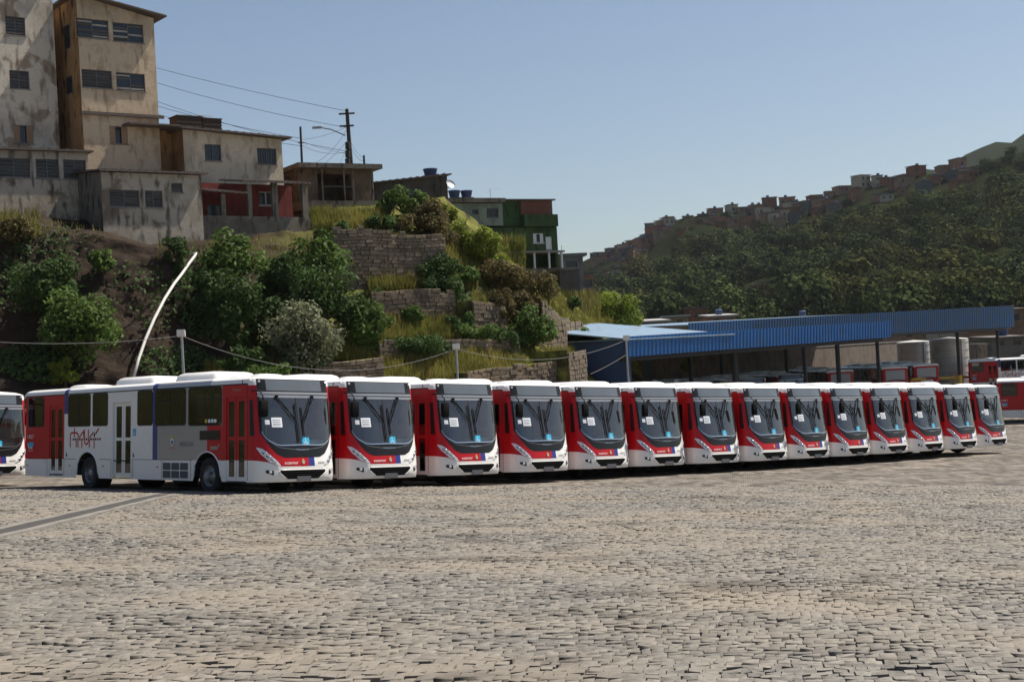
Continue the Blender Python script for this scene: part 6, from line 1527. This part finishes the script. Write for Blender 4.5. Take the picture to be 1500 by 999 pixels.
# farther mountain at the right
us2 = np.linspace(1280, 2600, 60); mv = lambda u: float(np.interp(u, [1280, 1380, 1420, 1440, 1460, 1500, 1600, 2000, 2600], [262, 243, 233, 220, 208, 196, 175, 150, 190]))
G2 = np.array([[at(u, 300 + (mv(u) - 300) * k, 900 + 300 * k) + np.array([0, 0, 9 * mnoise.fractal((u * .02, k * 4, 8), 1, 2, 5)]) for k in np.linspace(0, 1, 20)] + [at(u, mv(u), 1200) + np.array([0, 300, -90])] for u in us2])
nu2, nk2 = G2.shape[:2]; ii, jj = np.meshgrid(np.arange(nu2 - 1), np.arange(nk2 - 1), indexing='ij'); a2 = (ii * nk2 + jj).ravel()
mo = raw_mesh('far_mountain', G2.reshape(-1, 3), np.stack([a2, a2 + nk2, a2 + nk2 + 1, a2 + 1], 1), simple('mountain_forest', (.015, .022, .012, 1), 1, 0, .5, .03, bump=1.0, spec=0), smooth=True); tag(mo, kind='structure')

def town(u, v):
    """True where the hill carries houses instead of trees"""
    r = ridge_v(u)
    if u < 975: return v < r + 84 and (v < r + 55 or rr.random() < .75)
    if u < 1440: return v < r + 36 + 22 * mnoise.noise((u * .03, 0, 0)) and rr.random() < .985
    return False
def far_at(u, v):
    k = (v - foot_v(u)) / (ridge_v(u) - foot_v(u)); return far_point(u, min(max(k, 0), 1))
# crown prototypes, then one mass of forest and a number of separate trees
PROT = []
for s in range(7):
    rg = np.random.default_rng(100 + s); v, t, _ = crown_leaves((1, .95, .85), 8, 430, .145, rg, .60, .8, nr=.16)
    v2, t2, _ = crown_leaves((.9, .88, .75), 8, 240, .20, rg, .50, .9, nr=.16); PROT.append((np.concatenate([v, v2 * .9]).astype(np.float32), np.concatenate([t, t2 * .35]).astype(np.float32)))
FV, FT = [], []
trees = []
cnt = 0; rr = random.Random(5)
rows = 39
for j in range(rows):
    k = (j + .5) / rows
    u = 700 + rr.uniform(0, 10)
    while u < 1720:
        v = foot_v(u) + (ridge_v(u) - foot_v(u)) * k; Y = foot_Y(u) + (ridge_Y(u) - foot_Y(u)) * k ** .85; px = FPX / Y
        step = (9.4 if u < 1510 else 14) * px * rr.uniform(.6, 1.05)
        uu = u + rr.uniform(-5, 5); vv2 = v + rr.uniform(-5, 5)
        ok = not town(uu, vv2) and not (1083 < uu < 1150 and 412 < vv2 < 475) 
        dens = 1.0 if k < .97 else .8
        if ok and rr.random() < dens and 2 + vv2 > ridge_v(uu):
            p = far_at(uu, vv2); R = rr.uniform(3.2, 6.0) * (1.25 if rr.random() < .12 else 1); hi_ = vv2 < ridge_v(uu) + 60; R = min(R, 3.0) if hi_ else R
            trees.append((p, R, rr.uniform(.85, 1.45) if not hi_ else .9, uu, vv2))
        u += step
# separate trees: the ones that show largest, along the foot and standing clear
trees.sort(key=lambda t: -t[1] / t[0][1])
sep, rest = [], []
for t in trees:
    if len(sep) < 110 and 880 < t[3] < 1498 and t[4] < 470 - .0 * t[3] and all(abs(t[3] - q[3]) + abs(t[4] - q[4]) > 22 for q in sep): sep.append(t)
    else: rest.append(t)
for (p, R, hh, u, v) in rest:
    vv3, tt3 = PROT[rr.randrange(7)]; a = rr.uniform(0, 6.28); c, s = math.cos(a), math.sin(a)
    M3 = np.array([[c * R, -s * R, 0], [s * R, c * R, 0], [0, 0, R * hh]], np.float32); n0 = 670 if u < 1505 and v < 505 and u > 870 else 260
    FV.append(vv3[:n0 * 4] @ M3.T + (p + np.array([0, 0, R * hh * .55])).astype(np.float32)); FT.append(np.clip(tt3[:n0] * .45 + rr.choice((0, .1, .25, .45, .6)), 0, 1))
fo = quads_mesh('forest', np.concatenate(FV), np.concatenate(FT), L_FOREST); tag(fo, 'dense dark green wood covering the far hillside', 'forest', kind='stuff')
TONES = [('dark', L_FOREST), ('grey-green', leafmat('forest_leaves_pale', (.028, .040, .018, 1), (.085, .10, .045, 1), .15)), ('olive', leafmat('forest_leaves_olive', (.032, .038, .013, 1), (.10, .095, .034, 1), .15))]
PM = []
for s in range(4):
    for (nm, mt) in TONES:
        v, t = PROT[s]; o = quads_mesh('crown', v, t, mt); PM.append((nm, o.data)); bpy.data.objects.remove(o)
mb = MB(); mb.tube([(0, 0, -2.2), (.05, 0, -.6), (0, 0, .2)], [.09, .06, .03], 6)
trunk_o = mb.build('trunk', M_BARK); TRM = trunk_o.data; bpy.data.objects.remove(trunk_o)
def where(u, v):
    r = ridge_v(u); f = foot_v(u); k = (f - v) / (f - r)
    col = 'left' if u < 1000 else 'centre-left' if u < 1130 else 'centre' if u < 1260 else 'centre-right' if u < 1380 else 'right'
    row = 'foot' if k < .2 else 'lower part' if k < .42 else 'middle' if k < .65 else 'upper part' if k < .85 else 'ridge'
    return row, col
for (p, R, hh, u, v) in sep:
    i = rr.randrange(len(PM)); nm, me = PM[i]; row, col = where(u, v)
    e = empty('forest_tree', (p[0], p[1], p[2] - .5), '%s tree of the far woods, %s, %s' % (nm, {'foot': 'hill foot', 'lower part': 'lower slope', 'middle': 'mid slope', 'upper part': 'upper slope', 'ridge': 'ridge'}[row], col), 'tree', 'trees of the far woods')
    c = mkobj('crown', me, e); c.location = (0, 0, R * hh * .55 + .5); c.scale = (R * 1.1, R * 1.1, R * hh); c.rotation_euler = (0, 0, rr.uniform(0, 6.28))
    t = mkobj('trunk', TRM, e); t.location = c.location; t.scale = (R, R, R * hh)
# houses on the ridge and slope
FH = [plaster('brick_house_%d' % i, c, (c[0] * .4, c[1] * .4, c[2] * .4, 1), .6, 50 + i) for i, c in enumerate(((.22, .095, .055, 1), (.24, .135, .085, 1), (.28, .20, .14, 1), (.15, .135, .12, 1), (.42, .37, .29, 1), (.09, .12, .13, 1), (.30, .17, .12, 1)))]
FHN = ['brick-red', 'brown', 'tan', 'grey', 'pale', 'blue-grey', 'rose-brown']
M_FROOF = [simple('far_roof_%d' % i, c, .8, 0, .2, .5) for i, c in enumerate(((.10, .085, .075, 1), (.18, .12, .09, 1), (.36, .34, .32, 1)))]
def far_house(u, vb, w_px, h_px, Y, label, mi, group, seed, dp=6.0, roof=0, ang=None):
    r_ = random.Random(seed); W = Wall(u - w_px / 2, vb, Y, ang if ang is not None else r_.uniform(-18, 28)); w = W.hit(u + w_px / 2, vb)[0]; h = W.hit(u, vb - h_px)[1]
    e = empty('hillside_house', W.P(w / 2, -2, -dp / 2), label, 'house', group)
    ns = max(1, round(h / 2.9)); nw = max(1, min(5, int(w / 2.2))); rects = []
    for s in range(ns):
        for k in range(nw):
            if r_.random() < .2: continue
            c = (k + .5) * w / nw; rects.append((c - .5, c + .5, h / ns * s + 1.0 * h / ns / 2.9, h / ns * s + 2.1 * h / ns / 2.9))
    mb = MB(); wall_panel(mb, W, 0, w, -4, h, rects, .2)
    for q in ([W.P(0, -4), W.P(0, h), W.P(0, h, -dp), W.P(0, -4, -dp)], [W.P(w, -4), W.P(w, -4, -dp), W.P(w, h, -dp), W.P(w, h)], [W.P(0, -4, -dp), W.P(0, h, -dp), W.P(w, h, -dp), W.P(w, -4, -dp)]): mb.poly(q)
    mb.build('wall', FH[mi], e)
    mb = MB(); mb.obox(W.P(-.3, h + .02, .4), W.d * (w + .6), -W.n * (dp + .6) + UPZ * r_.uniform(-.1, .35), UPZ * .25); mb.build('roof', M_FROOF[roof], e)
    for (a, b, c, d) in rects:
        mb = MB(); mb.quad(W.P(a, c, -.16), W.P(b, c, -.16), W.P(b, d, -.16), W.P(a, d, -.16)); mb.build('window', M_PANE, e)
    if r_.random() < .35:
        mb = MB(); mb.lathe([(.5, 0), (.65, .9), (.3, 1.05), (0, 1.05)], W.P(w * r_.uniform(.3, .7), h + .3, -dp * .5), (0, 0, 1), 10); mb.build('water_tank', M_TANKBL, e)
rr = random.Random(9); hc = 0
u = 872.0; prev = None; idx = 0
def zone(u): return 'left end' if u < 960 else 'left part' if u < 1080 else 'middle' if u < 1200 else 'right part' if u < 1330 else 'right end'
while u < 1440:
    w = rr.uniform(12, 24); h = rr.choice((rr.uniform(8, 13), rr.uniform(11, 20))) * (1.1 if u > 1000 else .8); vb = ridge_v(u) + rr.uniform(0, 9)
    mi = rr.randrange(7); far_house(u + w / 2, vb, w, h, ridge_Y(u) - 6, '%s %s house on the far ridge line, %s' % ('tall' if h > 16 else 'low' if h < 13 else 'middling', FHN[mi], zone(u)), mi, 'houses along the far ridge', idx, roof=rr.choice((0, 0, 1, 2))); idx += 1
    u += w * rr.uniform(.75, 1.5) * (1.7 if u > 1330 else 1)
for _ in range(34):
    u = rr.uniform(862, 985); r = ridge_v(u); v = r + rr.uniform(10, 58) * min(1, max(.3, (1000 - u) / 100)); w = rr.uniform(9, 20); h = rr.uniform(7, 13); p = far_at(u, v); mi = rr.randrange(7)
    far_house(u, v, w, h, p[1] - 4, '%s house in the crowd below the far ridge left end, %s row' % (FHN[mi], 'upper' if v < r + 22 else 'middle' if v < r + 40 else 'lower'), mi, 'houses crowded on the far slope', 200 + _, roof=rr.choice((0, 1, 2)))
for _ in range(46):
    u = rr.uniform(985, 1430); r = ridge_v(u); v = r + rr.uniform(8, 28); w = rr.uniform(12, 22); h = rr.uniform(8, 14); p = far_at(u, v); mi = rr.randrange(7)
    far_house(u, v, w, h, p[1] - 4, '%s house just below the far ridge line, %s' % (FHN[mi], zone(u)), mi, 'houses just below the far ridge', 300 + _, roof=rr.choice((0, 0, 1)))
for i, (u, vb, w, h, Y, mi, rf, lab) in enumerate((
        (1098, 446, 22, 20, 330, 3, 0, 'grey house at the left of the cluster in the wood clearing'), (1120, 432, 22, 14, 340, 0, 1, 'brick-red house topmost in the wood clearing'), (1136, 448, 20, 22, 332, 6, 1, 'rose-brown house at the right of the wood clearing'),
        (1110, 468, 34, 16, 300, 1, 2, 'brown house with pale roof at the bottom of the wood clearing'), (1138, 470, 18, 14, 300, 6, 0, 'low rose-brown house beside the pale-roofed one, bottom of the clearing'),
        (962, 486, 36, 14, 200, 1, 2, 'brown low house with pale roof right of the round bright tree'), (996, 478, 26, 14, 230, 2, 2, 'tan house above the blue shed roof'), (1024, 470, 26, 18, 250, 0, 0, 'brick-red house between the pale-roofed ones at the hill foot'), (1060, 476, 40, 12, 230, 6, 2, 'long rose-brown house with pale roof at the hill foot'), (1180, 478, 30, 12, 240, 4, 2, 'pale low house just above the blue canopy'),
        (1445, 500, 40, 14, 190, 6, 1, 'rose-brown long house under the right end of the rear canopy'), (1478, 512, 50, 16, 170, 3, 0, 'grey low house at the right picture edge behind the buses'), (1400, 492, 40, 10, 200, 4, 2, 'pale low house behind the white tanks'), (1490, 478, 30, 24, 230, 1, 1, 'brown house at the right picture edge above the others'), (1345, 496, 50, 8, 210, 2, 1, 'tan low house left behind the white tanks'),
        (1270, 502, 60, 10, 205, 6, 1, 'rose-brown low house above the taupe boundary wall'),
        (838, 400, 34, 24, 125, 3, 0, 'grey house right behind the dark retaining wall'), (862, 432, 16, 30, 150, 6, 0, 'narrow rose-brown house right of the dark retaining wall'))):
    far_house(u, vb, w, h, Y, lab, mi, None, 400 + i, dp=5, roof=rf, ang=10)
# ------------------------------------------------------------------ wooded slope on the left, beyond the frame, that the bus flanks mirror
def side_slope(name, path, hgt, wid, seed):
    P_ = []
    for i in range(len(path) - 1):
        for t in np.linspace(0, 1, 14)[: (14 if i == len(path) - 2 else 13)]: P_.append(np.array(path[i]) * (1 - t) + np.array(path[i + 1]) * t)
    P_ = np.array(P_); T = np.gradient(P_, axis=0); T /= np.linalg.norm(T, axis=1)[:, None]; Nn = np.stack([T[:, 1], -T[:, 0]], 1)
    rows_ = []
    for (f, z) in ((0, -.3), (.06, .12), (.2, .45), (.4, .75), (.7, .95), (1.0, 1.0), (2.0, 1.0)):
        rows_.append([[p[0] + n[0] * wid * f, p[1] + n[1] * wid * f, float(gz(p[0], p[1])) + hgt * z * (1 + .25 * mnoise.noise((p[0] * .05, p[1] * .05, seed))) + 1.2 * mnoise.noise((p[0] * .2, f * 6, seed))] for p, n in zip(P_, Nn)])
    G_ = np.array(rows_).transpose(1, 0, 2); a_, b_ = G_.shape[:2]; i_, j_ = np.meshgrid(np.arange(a_ - 1), np.arange(b_ - 1), indexing='ij'); q_ = (i_ * b_ + j_).ravel()
    o = raw_mesh(name, G_.reshape(-1, 3), np.stack([q_, q_ + b_, q_ + b_ + 1, q_ + 1], 1), M_SCRUB, smooth=True); tag(o, kind='structure')
M_SCRUB = simple('scrub_slope', (.05, .05, .024, 1), 1, 0, .8, .30, bump=1.0, spec=0)
side_slope('scrub_slope_left', [(-34, 61), (-48, 48), (-58, 25), (-66, -10), (-50, -60), (20, -95)], 8, 22, 3.3)

# ------------------------------------------------------------------ thin summer haze
hm = bpy.data.materials.new('haze_air'); hm.use_nodes = True; hn = hm.node_tree; hn.nodes.clear()
ho = N(hn, 'ShaderNodeOutputMaterial'); hv = N(hn, 'ShaderNodeVolumePrincipled'); hv.inputs['Color'].default_value = (.93, .96, 1.0, 1); hv.inputs['Density'].default_value = .000055; hv.inputs['Anisotropy'].default_value = .3
hn.links.new(hv.outputs[0], ho.inputs['Volume'])
mb = MB(); mb.box(-1560, 2060, -110, 1720, -9, 330); hz = mb.build('haze', hm); tag(hz, 'pale summer haze in the air', 'haze', kind='stuff')

# tell look-alikes apart by their order across the view
from collections import defaultdict
byl = defaultdict(list)
for o in COL.objects:
    if o.parent is None and 'label' in o.keys(): byl[o['label']].append(o)
NTH = ['leftmost', 'second from left', 'third from left', 'fourth from left', 'fifth from left', 'sixth from left', 'seventh from left', 'eighth from left', 'ninth from left', 'tenth from left', 'eleventh from left', 'twelfth from left']
for lab, os_ in byl.items():
    if len(os_) > 1:
        os_.sort(key=lambda o: ((np.array(o.location if o.type == 'EMPTY' else o.data.vertices[0].co) - CAM) @ RGT) / max(1, (np.array(o.location if o.type == 'EMPTY' else o.data.vertices[0].co) - CAM) @ FWD))
        for k, o in enumerate(os_): o['label'] = lab + ', ' + NTH[min(k, 11)]
